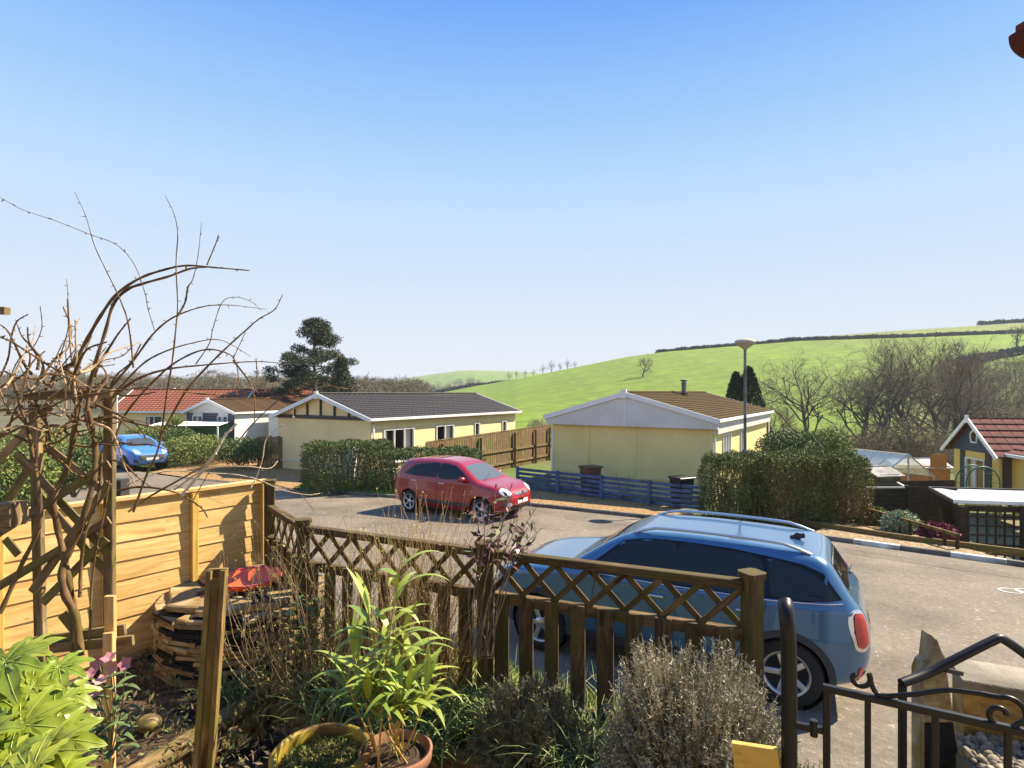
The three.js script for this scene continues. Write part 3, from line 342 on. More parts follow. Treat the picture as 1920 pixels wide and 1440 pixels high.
{ // picket fence with lattice top
  const Fp = thing('picket_fence', 'dark weathered picket fence with crossed lattice top along the flower bed', 'fence'), pm = () => mat.picket[Math.floor(rnd() * 3)];
  PK.forEach((p, k) => { const h = k ? 0 : .18, post = new THREE.Group(); post.name = 'post'; Fp.add(post); mb().beam(V(p.x, .5, p.z), V(p.x, 1.96 + h, p.z), .095, .095, V(.4, 0, 1), .08).build('shaft', pm(), post); mb().beam(V(p.x, 1.96 + h, p.z), V(p.x, 1.99 + h, p.z), .125, .125, V(.4, 0, 1), .15).build('cap', pm(), post); });
  for (let j = 0; j < 3; j++) {
    const a = PK[j], b = PK[j + 1], L = a.distanceTo(b), dr = b.clone().sub(a).normalize(), nr = V(-dr.z, 0, dr.x); if (nr.z < 0) nr.negate(); const at = (s, y, o = 0) => a.clone().addScaledVector(dr, s).setY(y).addScaledVector(nr, o);
    mb().beam(at(.05, 1.915), at(L - .05, 1.915), .07, .05).build('top_rail', pm(), Fp); mb().beam(at(.05, 1.63), at(L - .05, 1.63), .05, .07).build('middle_rail', pm(), Fp); mb().beam(at(.05, 0.98), at(L - .05, 0.98), .045, .07).build('lower_rail', pm(), Fp);
    const n = Math.round(L / .235), st = (L - .1) / n;
    for (let k = 0; k < n; k++) { mb().beam(at(.05 + k * st, 1.665, .012), at(.05 + (k + 1) * st, 1.89, .012), .036, .013, nr.clone()).build('lattice_slat', pm(), Fp); mb().beam(at(.05 + (k + 1) * st, 1.665, -.006), at(.05 + k * st, 1.89, -.006), .036, .013, nr.clone()).build('lattice_slat', pm(), Fp); }
    const m = Math.round((L - .1) / .165); for (let k = 0; k < m; k++) { const s = .05 + (k + .5) * (L - .1) / m, w = rr(.09, .104); mb().beam(at(s, .84 + rr(-.02, .02), .034), at(s, 1.665, .034), w, .019, nr, .15).build('picket', pm(), Fp); }
  }
}
{ // leaning grooved post, stake, small stub
  const a = W(380, 1490, 2.9), b = W(409, 1066, 3.05), up = V(.25, 0, 1).normalize(), o = thing('timber_post', 'loose grooved timber post leaning in front of the stone planter', 'post'), ax = b.clone().sub(a).normalize(), s = ax.clone().cross(up).normalize(), w = .092;
  mb().beam(a, b, w, .045, up, .05).build('post_body', mat.post, o); for (const k of [-1, 1]) mb().beam(a.clone().addScaledVector(s, k * w * .36).addScaledVector(up, .035), b.clone().addScaledVector(s, k * w * .36).addScaledVector(up, .035), w * .27, .03, up, .1).build('groove_lip', mat.post, o);
  const t = thing('timber_stake', 'pale square stake nailed to the trellis foot', 'stake'); mb().beam(W(205, 1500, 2.95), W(205, 1186, 3.0), .05, .03, V(0, 0, 1)).build('stake_lower', mat.stake, t); mb().beam(W(207, 1205, 3.03), W(207, 1117, 3.03), .05, .025, V(0, 0, 1)).build('stake_upper', mat.stake, t);
  const e = thing('yellow_board', 'short yellow board end at the gate post', 'board'); mb().beam(W(1376, 1418, 2.05), W(1462, 1432, 1.98), .025, .1).build('board', mat.batten, e);
}
{ // trellis
  let slatK = 0;
  const d = 3.25, o = thing('trellis', 'grey weathered lattice trellis carrying the bare climber', 'trellis'), lp = (a, b, w, h, dd = d) => mb().beam(W(a[0], a[1], dd), W(b[0], b[1], dd), w, h, V(0, 0, 1)).build('slat', mat.lattice[Math.floor(rnd() * 2)], o);
  for (const [x0, y0, x1, y1] of [[205, 1560, 206, 742], [85, 1560, 66, 758]]) mb().beam(W(x0, y0, d), W(x1, y1, d), .052, .035, V(0, 0, 1)).build('upright', mat.lattice[1], o);
  mb().beam(W(50, 742, d), W(212, 738, d), .05, .05, V(0, 0, 1)).build('top_bar', mat.lattice[1], o);
  for (const [a, b] of [[[-20, 1010], [205, 870]], [[-20, 1110], [205, 975]], [[60, 1110], [205, 905]], [[80, 1130], [200, 1010]], [[30, 850], [205, 1040]], [[75, 930], [205, 1080]], [[90, 840], [205, 930]], [[-20, 880], [95, 760]], [[-20, 990], [80, 840]], [[10, 1010], [35, 1040]]]) lp(a, b, .045, .012, d - .07 + .014 * (slatK++));
  lp([60, 1205], [235, 1180], .055, .02, 3.08); lp([95, 1215], [250, 1200], .05, .02, 3.05); lp([118, 1150], [150, 1190], .06, .015, 3.12);
  const bx = mb(); bx.beam(W(-10, 966, 3.0), W(36, 963, 3.0), .12, .12, V(0, 0, 1)); bx.build('block', mat.lattice[0], o);
}
{ // stone planter: slate courses laid one by one
  const c = V(-2.25, 0, -4.98), R0 = .66, o = thing('stone_planter', 'round dry-stone slate planter stack in the fence corner', 'planter'); const rows = 17, y0 = .74, y1 = 1.31, hh = (y1 - y0) / rows;
  for (let k = 0; k < rows; k++) { let t = rnd() * 6.28, e = t + 6.28; const R = R0 + .012 * rnd(); while (t < e - .12) { const w = rr(.16, .5), t2 = Math.min(e, t + w), tm = (t + t2) / 2, ro = R + rr(-.015, .02), cx = c.x + Math.cos(tm) * (ro - .09), cz = c.z + Math.sin(tm) * (ro - .09), tl = ro * (t2 - t) * .98, dx = -Math.sin(tm), dz = Math.cos(tm), h = hh * rr(.86, 1.12), y = y0 + (k + .5) * hh + rr(-.004, .004); mb().beam(V(cx - dx * tl / 2, y + rr(-.008, .008), cz - dz * tl / 2), V(cx + dx * tl / 2, y + rr(-.008, .008), cz + dz * tl / 2), .18, h, V(rr(-.05, .05), 1, rr(-.05, .05)), .22).build('stone', mat.stone[Math.floor(rnd() * 3)], o); t = t2; } }
  const caps = [[.15, .44, .5], [.9, .42, .45], [1.75, .46, .5], [2.5, .42, .42], [3.2, .44, .5], [4.05, .42, .5], [4.8, .44, .44], [5.5, .42, .46]];
  for (const [t, r, s] of caps) { const sh = new THREE.Shape(), n = 9; for (let k = 0; k < n; k++) { const a = k / n * 6.28, q = s * .5 * rr(.8, 1.12), x = Math.cos(a) * q * .75, y = Math.sin(a) * q; k ? sh.lineTo(x, y) : sh.moveTo(x, y); } const g = new THREE.ExtrudeGeometry(sh, { depth: .035, bevelEnabled: true, bevelSize: .012, bevelThickness: .01, bevelSegments: 1 }), m = new THREE.Mesh(g, mat.stone[Math.floor(rnd() * 3)]); m.name = 'cap_stone'; m.rotation.set(-PI / 2 + rr(-.04, .04), 0, t); m.rotation.order = 'YXZ'; m.rotation.set(-PI / 2, t, 0); m.position.set(c.x + Math.cos(-t) * r, y1 + rr(.0, .02), c.z + Math.sin(-t) * r); m.castShadow = m.receiveShadow = true; o.add(m); }
  const core = mb(); core.lathe([[.6, .7], [.6, 1.29], [.001, 1.29]], c, 24); core.build('stone_core', mat.stone[1], o);
  const D = thing('red_dish', 'red scalloped glass dish lying on the stone planter', 'dish', [c.x + .06, 1.36, c.z + .12], .5), g = mb(), n = 40, rings = 6; // shell-like wavy dish
  for (let j = 0; j <= rings; j++) for (let k = 0; k <= n; k++) { const t = k / n * 6.2832, r = j / rings, wv = 1 + .05 * Math.cos(t * 14) * r, x = Math.cos(t) * .27 * r * wv, z = Math.sin(t) * .16 * r * wv, y = .012 + .095 * r * r * r + .03 * r * r * -Math.sin(t) + .008 * Math.cos(t * 14) * r * r; g.v(V(x, y, z), V(0, 1, 0), x, z); if (j && k) { const a = g.p.length / 3 - 1, q = n + 1; g.i.push(a - q - 1, a - q, a, a - q - 1, a, a - 1); } }
  const gm = g.make(); gm.computeVertexNormals(); const dm = new THREE.Mesh(gm, MP(.9, .17, .04, .12, { clearcoat: .6, transmission: .25, thickness: 0 })); dm.name = 'dish_bowl'; dm.castShadow = dm.receiveShadow = true; D.add(dm); const rimp = []; for (let k = 0; k <= 40; k++) { const t = k / 40 * 6.2832, wv = 1 + .05 * Math.cos(t * 14); rimp.push(V(Math.cos(t) * .27 * wv, (.109 - .03 * Math.sin(t)), Math.sin(t) * .16 * wv)); } const rt = mb(); rt.tube(rimp, .006, .006, 6); rt.build('dish_rim', MP(.6, .08, .12, .15, { clearcoat: .5 }), D);
}
{ // log edging
  const o = thing('log_edging', 'stacked round logs retaining the flower bed', 'edging'), C = V(-1.75, 0, -4.28), ends = [[V(-2.3, 0, -2.9), 3], [V(1.1, 0, -2.67), 3]];
  for (const [e, n] of ends) for (let k = 0; k < n; k++) { const r = .062, y = .83 - k * .12, P = []; for (let j = 0; j <= 6; j++) { const p = C.clone().lerp(e, j / 6); p.y = y + rr(-.005, .005); if (k) p.add(V(0, 0, .02 * k)); P.push(p); } mb().tube(P, r, r * .94, 12, 18).build('log', mat.log, o); }
  for (const p of [V(-1.78, 0, -4.12), V(-1.93, 0, -3.62)]) mb().tube([V(p.x, .4, p.z), V(p.x, .81, p.z)], .055, .052, 10).build('log_peg', mat.log, o);
}
// ---------------------------------------------------------------- pots
{
  const p = V((603 - 960) / F * 3.15, 0, -3.15), y0 = .67, o = thing('plant_pot', 'large mossy cream glazed pot filled with earth and seedlings', 'pot', [p.x, y0, p.z]);
  mb().lathe([[.17, 0], [.19, .02], [.235, .3], [.245, .36], [.262, .37], [.266, .40], [.25, .415], [.228, .405], [.222, .34]], V(0, 0, 0), 40).build('pot_body', M(.75, .68, .42, .55, { map: T.moss }), o); mb().lathe([[.225, .345], [.12, .36], [.001, .352]], V(0, 0, 0), 24).build('pot_soil', mat.soil, o);
  const f = mb(); for (let k = 0; k < 1500; k++) { const a = rnd() * 6.28, r = .2 * Math.sqrt(rnd()); f.col = rnd() < .6 ? [.14, .20, .03] : [.20, .16, .04]; f.leaf(V(Math.cos(a) * r, .352, Math.sin(a) * r), V(rr(-.7, .7), rr(.3, 1), rr(-.7, .7)).normalize(), V(rr(-1, 1), .6, rr(-1, 1)).normalize(), rr(.012, .035), rr(.006, .014)); } f.build('seedlings', mat.leaf, o, true);
  const q = V((742 - 960) / F * 3.2, .67, -3.2), o2 = thing('plant_pot', 'terracotta pot holding the tall bamboo-like plant', 'pot', [q.x, q.y, q.z]); mb().lathe([[.12, 0], [.17, .32], [.195, .33], [.2, .38], [.18, .385], [.165, .33]], V(0, 0, 0), 32).build('pot_body', M(.42, .20, .11, .85, { map: T.blot }), o2); mb().lathe([[.168, .335], [.001, .345]], V(0, 0, 0), 20).build('pot_soil', mat.soil, o2);
}
// ---------------------------------------------------------------- gate, handrail, wall on the right
{
  const o = thing('iron_gate', 'black wrought iron gate with scrolled top', 'gate'), A = W(1550, 1290, 1.92), B = A.clone().add(V(.86, 0, .5)), dr = B.clone().sub(A).normalize(), at = (s, y) => A.clone().addScaledVector(dr, s).setY(A.y + y), nr = V(-dr.z, 0, dr.x), bar = (name, a, b, w = .02) => mb().beam(a, b, w, w, nr, .12).build(name, mat.black, o);
  bar('top_rail', at(-.01, 0), at(1.0, 0), .022); bar('bottom_rail', at(0, -.82), at(1.0, -.82), .022); for (const s of [.0, .115, .29, .46, .63, .8, .97]) bar(s === 0 ? 'stile' : 'bar', at(s, -.9), at(s, -.01), s === 0 ? .022 : .018);
  const scroll = (name, q) => mb().tube(q.map(([s, y]) => at(s, y)), .008, .008, 8, q.length * 6).build(name, mat.black, o);
  const spiral = (cx, cy, r0, r1, a0, turns, n = 14) => { const q = []; for (let k = 0; k <= n; k++) { const t = k / n, a = a0 + turns * 2 * PI * t, r = mix(r0, r1, t); q.push([cx + Math.cos(a) * r, cy + Math.sin(a) * r]); } return q; };
  scroll('scroll', [...spiral(.09, .055, .012, .035, 2.2, .75).slice(0), [.14, .018], [.22, .035], [.32, .075], [.40, .085]]); scroll('scroll', [[.40, .085], ...spiral(.46, .045, .045, .04, 2.0, -.35, 6), ...spiral(.445, .035, .04, .012, -.4, -.9)]);
  scroll('scroll', [...spiral(.57, .035, .012, .042, 3.6, .9), [.6, .09], [.68, .085], [.78, .055], [.9, .01]]);
  const hb = W(1520, 1362, 1.96); mb().beam(W(1488, 1358, 1.97), W(1556, 1372, 1.92), .02, .02).build('hinge', mat.black, o); mb().tube([W(1526, 1380, 1.94), W(1526, 1350, 1.94)], .012, .012, 10).build('hinge_pin', mat.black, o);
  const p = thing('gate_post', 'thick black tubular gate post with rounded bent top', 'post'), P = [W(1480, 1900, 1.98), W(1480, 1440, 1.98), W(1479, 1230, 1.98), W(1477, 1180, 1.98), W(1474, 1145, 2.0), W(1473, 1130, 2.03)]; mb().tube(P, .0255, .0245, 18, 30).build('tube', mat.black, p);
  const h = thing('handrail', 'black tubular handrail beside the steps', 'handrail'), d = 2.75; mb().tube([W(1690, 1281, 2.72), W(1740, 1262, d), W(1800, 1232, d), W(1858, 1203, d), W(1874, 1197, d), W(1890, 1204, d), W(1960, 1255, 2.7)], .021, .021, 14, 40).build('rail', mat.black, h); mb().beam(W(1692, 1285, 2.72), W(1692, 1800, 2.72), .028, .028).build('upright', mat.black, h); mb().beam(W(1768, 1255, d), W(1800, 1262, 2.85), .03, .02).build('bracket', mat.black, h);
}
{
  const sh = new THREE.Shape(), d = 2.85, q = [[1731, 1900], [1731, 1262], [1737, 1246], [1745, 1240], [1749, 1196], [1754, 1200], [1762, 1222], [1770, 1235], [1764, 1246], [1772, 1262], [1782, 1330], [1797, 1440], [1815, 1900]].map(([x, y]) => W(x, y, d)); q.forEach((p, k) => k ? sh.lineTo(p.x, p.y) : sh.moveTo(p.x, p.y));
  const g = new THREE.ExtrudeGeometry(sh, { depth: .07, bevelEnabled: true, bevelSize: .008, bevelThickness: .008, bevelSegments: 2 }), m = new THREE.Mesh(g, M(.42, .37, .28, .9, { map: T.stone, bumpMap: T.soilB, bumpScale: .02 })); m.name = 'slate_slab'; m.position.z = -d - .07; m.castShadow = m.receiveShadow = true; scene.add(tag(m, 'upright weathered slab with broken top beside the handrail', 'slab'));
  const o = thing('garden_wall', 'low rendered wall with flat coping beyond the iron gate', 'wall'), a = W(1790, 1262, 3.1), b = W(2200, 1330, 2.75); mb().beam(a, b, .3, .06, V(0, 1, 0), .1).build('coping', mat.concrete, o); mb().beam(a.clone().add(V(0, -.5, .02)), b.clone().add(V(0, -.5, .02)), .22, .95).build('wall_body', M(.42, .31, .12, .95, { map: T.stone, bumpMap: T.soilB, bumpScale: .015 }), o);
  tag(mb().box(2.9, .72, -2.45, 1.5, 1.06, 1.0, .01).build('pebble_bed', mat.concrete), 'raised concrete bed holding the pebbles', null, null, 'structure');
  const pg = new THREE.IcosahedronGeometry(.017, 1), im = new THREE.InstancedMesh(pg, M(1, 1, 1, .8, { map: T.blot }), 4200), mm = new THREE.Matrix4(), qq = new THREE.Quaternion(), cc = new THREE.Color(); for (let k = 0; k < 4200; k++) { const x = rr(2.17, 3.3), z = -rr(1.98, 2.93), s = rr(.6, 1.5); qq.setFromEuler(new THREE.Euler(rr(0, 6), rr(0, 6), rr(0, 6))); mm.compose(V(x, 1.255 + rr(0, .03), z), qq, V(s * 1.2, s * .7, s)); im.setMatrixAt(k, mm); const v = rr(.2, .5); im.setColorAt(k, cc.setRGB(v, v * .82, v * .55)); } im.name = 'pebbles'; im.castShadow = im.receiveShadow = true; scene.add(tag(im, 'rounded pale pebbles behind the iron gate', 'pebbles', null, 'stuff'));
}
{ // bits at the picture edge: own roof corner, pergola end, planter beyond the fence
  const e = thing('bungalow', 'cream home at the garden patio, its dark red eave corner against the sky', 'house'); mb().tube([W(1906, 62, 1.6), W(1912, 78, 1.6), W(1930, 90, 1.6), W(2000, 96, 1.6)], .018, .03, 12, 16).build('tile_end', mat.tileM, e); mb().beam(W(1918, 66, 1.62), V(1.9, 3.96, 1.1), .05, .05).build('eave_board', mat.tileM, e);
  mb().box(-1, 2.3, 1.35, 12, 3.4, .3).build('wall', mat.cream, e); mb().beam(V(-7.4, 4.45, 2.6), V(5.4, 4.45, 2.6), 4.2, .12, V(0, 1, -.3)).build('roof', mat.tileM, e); mb().box(-3, 2.6, 1.19, 1.6, 1.1, .05).build('window', mat.glassD, e); mb().box(-1, .62, .3, 12, .06, 2).build('patio_slab', mat.concrete, e);
  const pl = W(222, 922, 5.6), o = tag(mb().box(0, 0, 0, .13, .24, .13).build('black_planter', mat.dark), 'small black square planter behind the golden fence', 'planter'); o.position.copy(pl);
  const st = tag(mb().box(0, -.6, 0, .10, 1.1, .10).build('stand', mat.dark, o)); const w = tag(mb().beam(W(-60, 580, 2.4), W(14, 583, 2.4), .03, .03).build('pergola_beam', mat.lattice[0]), 'grey timber beam end above the trellis', 'beam');
}
// ---------------------------------------------------------------- lower garden on the right
{
  const y = -2.05, o = thing('carport', 'flat pale sheet roof shelter on dark posts beside the road', 'shelter'), rA = W(1745, 914, 17.5), q = [W(1742, 915, 17.2), W(2100, 925, 16), W(2100, 950, 13.6), W(1787, 940, 14.6)]; const b = mb(); b.quad(q[3], q[2], q[1], q[0]); b.build('roof_sheet', M(.72, .72, .74, .6, { map: T.blot }), o); for (let k = 0; k < 4; k++) mb().beam(q[k], q[(k + 1) % 4], .05, .09).build('roof_edge', k === 2 ? mat.white : mat.dark, o);
  const wdk = od(.10, .065, .045); for (const [px, d] of [[1802, 14.5], [1925, 14], [1770, 16.9]]) { const p = W(px, 950, d); mb().beam(V(p.x, y, p.z), V(p.x, p.y + .02, p.z), .2, .2).build('post', wdk, o); } mb().beam(W(1787, 952, 14.55), W(2100, 962, 13.6), .06, .14).build('fascia', wdk, o);
  const t = thing('trellis_screen', 'dark square trellis screen under the pale roof', 'trellis'); for (let k = 0; k < 12; k++) { const p = W(1816 + k * 17, 960, 14.4); mb().beam(V(p.x, y + .6, p.z), V(p.x, .1, p.z), .04, .03).build('slat', wdk, t); } for (let k = 0; k < 5; k++) mb().beam(W(1806, 968 + k * 17, 14.4), W(2020, 972 + k * 19, 14.2), .03, .04).build('slat', wdk, t);
  const f = thing('rail_fence', 'dark low rail fence edging the pale gravel', 'fence'); const A = W(1618, 952, 16.6), B = W(1795, 1003, 13.2); for (let k = 0; k <= 9; k++) { const p = A.clone().lerp(B, k / 9); mb().beam(p.clone().add(V(0, -.75, 0)), p.clone().add(V(0, .03, 0)), .06, .06).build('post', wdk, f); } mb().beam(A, B, .05, .07).build('rail', od(.42, .33, .16), f);
  const ed = thing('timber_edging', 'brown sleeper edging along the pale gravel', 'edging'); const E = [[1480, 988, 15.2], [1560, 1000, 14.6], [1700, 1022, 13.4], [1920, 1050, 11.9]].map(a => { const p = GP(a[0], a[1] - 6); p.y += .08; return p; }); for (let k = 0; k < 3; k++) mb().beam(E[k], E[k + 1], .1, .16).build('sleeper', od(.34, .26, .12), ed); mb().beam(E[0].clone(), W(1612, 974, 16.6), .1, .16).build('sleeper', od(.34, .26, .12), ed);
  const pf = thing('panel_fence', 'dark brown solid fence panels below the greenhouse', 'fence'), dk = od(.085, .06, .04), g = od(.05, .055, .035); const pnl = (a, b, h, m) => { const n = Math.ceil(h / .15); for (let k = 0; k < n; k++) mb().beam(a.clone().add(V(0, -k * .15 - .07, 0)), b.clone().add(V(0, -k * .15 - .07, 0)), .03, .145).build('board', m, pf); };
  pnl(W(1625, 917, 19), W(1698, 917, 18.4), 1.7, g); pnl(W(1700, 912, 18.4), W(1795, 916, 16.6), 1.8, dk); pnl(W(1676, 902, 23), W(1790, 900, 22), 1.6, dk); mb().beam(W(1622, 914, 19), W(1700, 914, 18.4), .06, .04).build('capping', mat.whitew, pf); mb().beam(W(1700, 914, 18.4), W(1674, 900, 23), .06, .04).build('capping', mat.whitew, pf); for (const q of [[1700, 910, 18.4], [1676, 898, 23]]) { const p = W(...q); mb().beam(V(p.x, y, p.z), p, .1, .1).build('post', dk, pf); }
  // greenhouse
  const gh = thing('greenhouse', 'aluminium framed greenhouse with whitened sloping roof panes', 'greenhouse'), al = M(.62, .62, .6, .4, { metalness: .6 }), d0 = 25.5, d1 = 28.5, e = (px, py, d) => W(px, py, d); const A1 = e(1650, 893, d0), R1 = e(1703, 852, d0), B1 = e(1752, 893, d0), dv = V(-1.2, 0, -3.2), A2 = A1.clone().add(dv), R2 = R1.clone().add(dv), B2 = B1.clone().add(dv), dn = p => V(p.x, y, p.z), pg = MP(.85, .9, .88, .25, { transmission: .55, thickness: 0 });
  for (const [p, q2] of [[A1, R1], [R1, B1], [A2, R2], [R2, B2], [A1, A2], [R1, R2], [B1, B2], [A1, dn(A1)], [B1, dn(B1)], [A2, dn(A2)], [R1, dn(R1)]]) mb().beam(p, q2, .05, .05).build('frame_bar', al, gh); for (let k = 0; k < 5; k++) { const t0 = k / 5, t1 = (k + .96) / 5, l = (p, q2, t) => p.clone().lerp(q2, t); mb().quad(l(A1, A2, t0), l(A1, A2, t1), l(R1, R2, t1), l(R1, R2, t0)).build('roof_pane', pg, gh); mb().quad(l(B1, B2, t0), l(B1, B2, t1), l(R1, R2, t1), l(R1, R2, t0)).build('roof_pane', pg, gh); mb().beam(l(A1, A2, t0), l(R1, R2, t0), .03, .03).build('frame_bar', al, gh); } mb().quad(dn(A1), dn(B1), B1, A1).build('front_pane', mat.pane, gh); mb().quad(A1, B1, R1, R1).build('gable_pane', mat.pane, gh); mb().quad(dn(A2), dn(B2), B2, A2).build('back_pane', pg, gh);
  // sheds
  const shd = (name, label, px, py, d, w, h, l, wall, roofm, turn) => { const p = W(px, py, d), s = thing(name, label, 'shed', [p.x, y, p.z], turn), hh = p.y - y; mb().box(0, hh / 2 - .1, 0, w, hh - .2, l).build('shed_body', wall, s); mb().beam(V(-w / 2 - .15, hh - .12, l / 4), V(w / 2 + .15, hh - .12, l / 4), l / 2 + .2, .05, V(0, 1, .35)).build('roof_slope', roofm, s); mb().beam(V(-w / 2 - .15, hh - .12, -l / 4), V(w / 2 + .15, hh - .12, -l / 4), l / 2 + .2, .05, V(0, 1, -.35)).build('roof_slope', roofm, s); mb().box(w / 2 - .6, .9, l / 2 + .02, .8, 1.7, .04).build('door', wall, s); return s; };
  shd('garden_shed', 'orange brown shed with grey roof behind the greenhouse', 1712, 862, 32, 2.6, 2.2, 2, wd(.42, .21, .07), M(.5, .51, .53, .7, { map: T.blot }), -.1); shd('garden_shed', 'small grey green shed at the end of the tall hedge', 1640, 875, 22, .9, 2, 1.4, od(.16, .18, .13), M(.35, .34, .32, .8, { map: T.blot }), .2);
  // green arch
  const ar = thing('garden_arch', 'green metal garden arch before the ochre cottage', 'arch', W(1843, 930, 21.5).toArray()), gm = M(.03, .12, .07, .5); for (const z of [0, -.5]) { const P = [V(-.62, -1.6, z)]; for (let k = 0; k <= 12; k++) { const t = PI - k / 12 * PI; P.push(V(Math.cos(t) * .62, .45 + Math.sin(t) * .62, z)); } P.push(V(.62, -1.6, z)); mb().tube(P, .025, .025, 6).build('hoop', gm, ar); } for (let k = 0; k <= 6; k++) { const t = PI - k / 6 * PI; mb().tube([V(Math.cos(t) * .62, .45 + Math.sin(t) * .62, 0), V(Math.cos(t) * .62, .45 + Math.sin(t) * .62, -.5)], .015, .015, 5).build('rung', gm, ar); }
}
// ---------------------------------------------------------------- cars: a smooth solid from side outline, plan and section
const smax = (a, b, k) => { const h = clamp(.5 + .5 * (a - b) / k); return mix(b, a, h) + k * h * (1 - h); };
function makeCar(o) {
  let prof = o.side.map(q => [...q]); for (let it = 0; it < 2; it++) { const n = []; prof.forEach((p, i) => { const q = prof[(i + 1) % prof.length]; n.push([p[0] * .75 + q[0] * .25, p[1] * .75 + q[1] * .25], [p[0] * .25 + q[0] * .75, p[1] * .25 + q[1] * .75]); }); prof = n; }
  const N = prof.length, dside = (x, y) => { let m = 1e9, s = 1; for (let i = 0, j = N - 1; i < N; j = i++) { const a = prof[i], b = prof[j], ex = b[0] - a[0], ey = b[1] - a[1], wx = x - a[0], wy = y - a[1], t = clamp((wx * ex + wy * ey) / (ex * ex + ey * ey)), dx = wx - ex * t, dy = wy - ey * t, d = dx * dx + dy * dy; if (d < m) m = d; const c1 = y >= a[1], c2 = y < b[1], c3 = ex * wy > ey * wx; if ((c1 && c2 && c3) || (!c1 && !c2 && !c3)) s = -s; } return s * Math.sqrt(m); };
  const cache = new Map(), ds = (x, y) => { const k = Math.round(x * 500) * 10000 + Math.round(y * 500); let v = cache.get(k); if (v === undefined) { v = dside(Math.round(x * 500) / 500, Math.round(y * 500) / 500); cache.set(k, v); } return v; };
  const half = (x, y) => lin(o.plan, x) - lin(o.inset, y);
  const solid = (x, y, z) => smax(dside(x, y), (Math.abs(z) - half(x, y)) * .93, o.round ?? .11);
  const field = (x, y, z, side) => { let f = smax(side, (Math.abs(z) - half(x, y)) * .93, o.round ?? .11); for (const wx of o.wheels) f = Math.max(f, -Math.max(Math.hypot(x - wx, y - o.wr) - o.arch, .52 - Math.abs(z))); return f; };
  const find = (fn, a, b) => { for (let k = 0; k < 26; k++) { const m = (a + b) / 2; fn(m) > 0 ? a = m : b = m; } return (a + b) / 2; };
  const zAt = (x, y) => find(z => solid(x, y, z), 1.2, 0), yAt = (x, z) => find(y => solid(x, y, z), 2, .5), xAt = (y, z, s) => find(x => solid(x, y, z), s * 2.6, 0);
  const car = thing(o.name, o.label, 'car', o.pos, o.turn), paint = o.paint;
  { // body shell
    const R = o.res, mc = new MarchingCubes(R, paint, false, false, 400000), sx = o.len / 2 + .12, sy = .98, sz = 1.08, cy = .88, h = R / 2; mc.isolation = 0; mc.init && 0;
    const col = new Float32Array(R * R); for (let j = 0; j < R; j++) for (let i = 0; i < R; i++) col[j * R + i] = dside((i - h) / h * sx, (j - h) / h * sy + cy);
    for (let k = 0; k < R; k++) for (let j = 0; j < R; j++) for (let i = 0; i < R; i++) mc.field[k * R * R + j * R + i] = -field((i - h) / h * sx, (j - h) / h * sy + cy, (k - h) / h * sz, col[j * R + i]);
    mc.update(); const n = mc.count, p = new Float32Array(n * 3), nn = new Float32Array(n * 3); const e = .004, fd = (x, y, z) => field(x, y, z, dside(x, y));
    for (let k = 0; k < n; k++) { const x = mc.positionArray[k * 3] * sx, y = mc.positionArray[k * 3 + 1] * sy + cy, z = mc.positionArray[k * 3 + 2] * sz; p.set([x, y, z], k * 3); const g = V(mc.normalArray[k * 3] / sx, mc.normalArray[k * 3 + 1] / sy, mc.normalArray[k * 3 + 2] / sz).normalize(); nn.set([g.x, g.y, g.z], k * 3); }
    // orient normals outward
    let sg = 0; for (let k = 0; k < n; k += 997) sg += p[k * 3 + 2] * nn[k * 3 + 2]; if (sg < 0) for (let k = 0; k < nn.length; k++) nn[k] *= -1;
    const g = new THREE.BufferGeometry(); g.setAttribute('position', new THREE.BufferAttribute(p, 3)); g.setAttribute('normal', new THREE.BufferAttribute(nn, 3)); g.setAttribute('uv', new THREE.BufferAttribute(new Float32Array(n * 2), 2)); const m = new THREE.Mesh(g, paint); m.name = 'body'; m.castShadow = m.receiveShadow = true; car.add(m);
  }
  const tess = new TessellateModifier(.09, 6);
  const patch = (name, poly, m, axis, off, s = 1, parent = car, smooth = 1) => { // polygon laid on the body skin, "off" metres proud
    let q = poly.map(a => new THREE.Vector2(...a)); if (smooth) q = new THREE.SplineCurve([...q, q[0]]).getPoints(q.length * 5).slice(0, -1); if (smooth === 2) q = poly.map(a => new THREE.Vector2(...a));
    const g = tess.modify(new THREE.ShapeGeometry(new THREE.Shape(q)).toNonIndexed()), p = g.attributes.position; for (let k = 0; k < p.count; k++) { const a = p.getX(k), b = p.getY(k); if (axis === 'z') p.setXYZ(k, a, b, s * (zAt(a, b) + off)); else if (axis === 'y') p.setXYZ(k, a, yAt(a, b) + off, b); else p.setXYZ(k, xAt(b, a, s) + s * off, b, a); }
    const nr = new Float32Array(p.count * 3), e = .01; for (let k = 0; k < p.count; k++) { const x = p.getX(k), y = p.getY(k), z = p.getZ(k), n = V(solid(x + e, y, z) - solid(x - e, y, z), solid(x, y + e, z) - solid(x, y - e, z), solid(x, y, z + e) - solid(x, y, z - e)).normalize(); nr.set([n.x, n.y, n.z], k * 3); } for (let k = 0; k < p.count; k += 3) { const A = V().fromBufferAttribute(p, k), B = V().fromBufferAttribute(p, k + 1), C = V().fromBufferAttribute(p, k + 2); if (B.clone().sub(A).cross(C.clone().sub(A)).dot(V(nr[k * 3], nr[k * 3 + 1], nr[k * 3 + 2])) < 0) { p.setXYZ(k + 1, C.x, C.y, C.z); p.setXYZ(k + 2, B.x, B.y, B.z); for (let e2 = 0; e2 < 3; e2++) { const t = nr[k * 3 + 3 + e2]; nr[k * 3 + 3 + e2] = nr[k * 3 + 6 + e2]; nr[k * 3 + 6 + e2] = t; } } } g.setAttribute('normal', new THREE.BufferAttribute(nr, 3)); g.deleteAttribute('color');
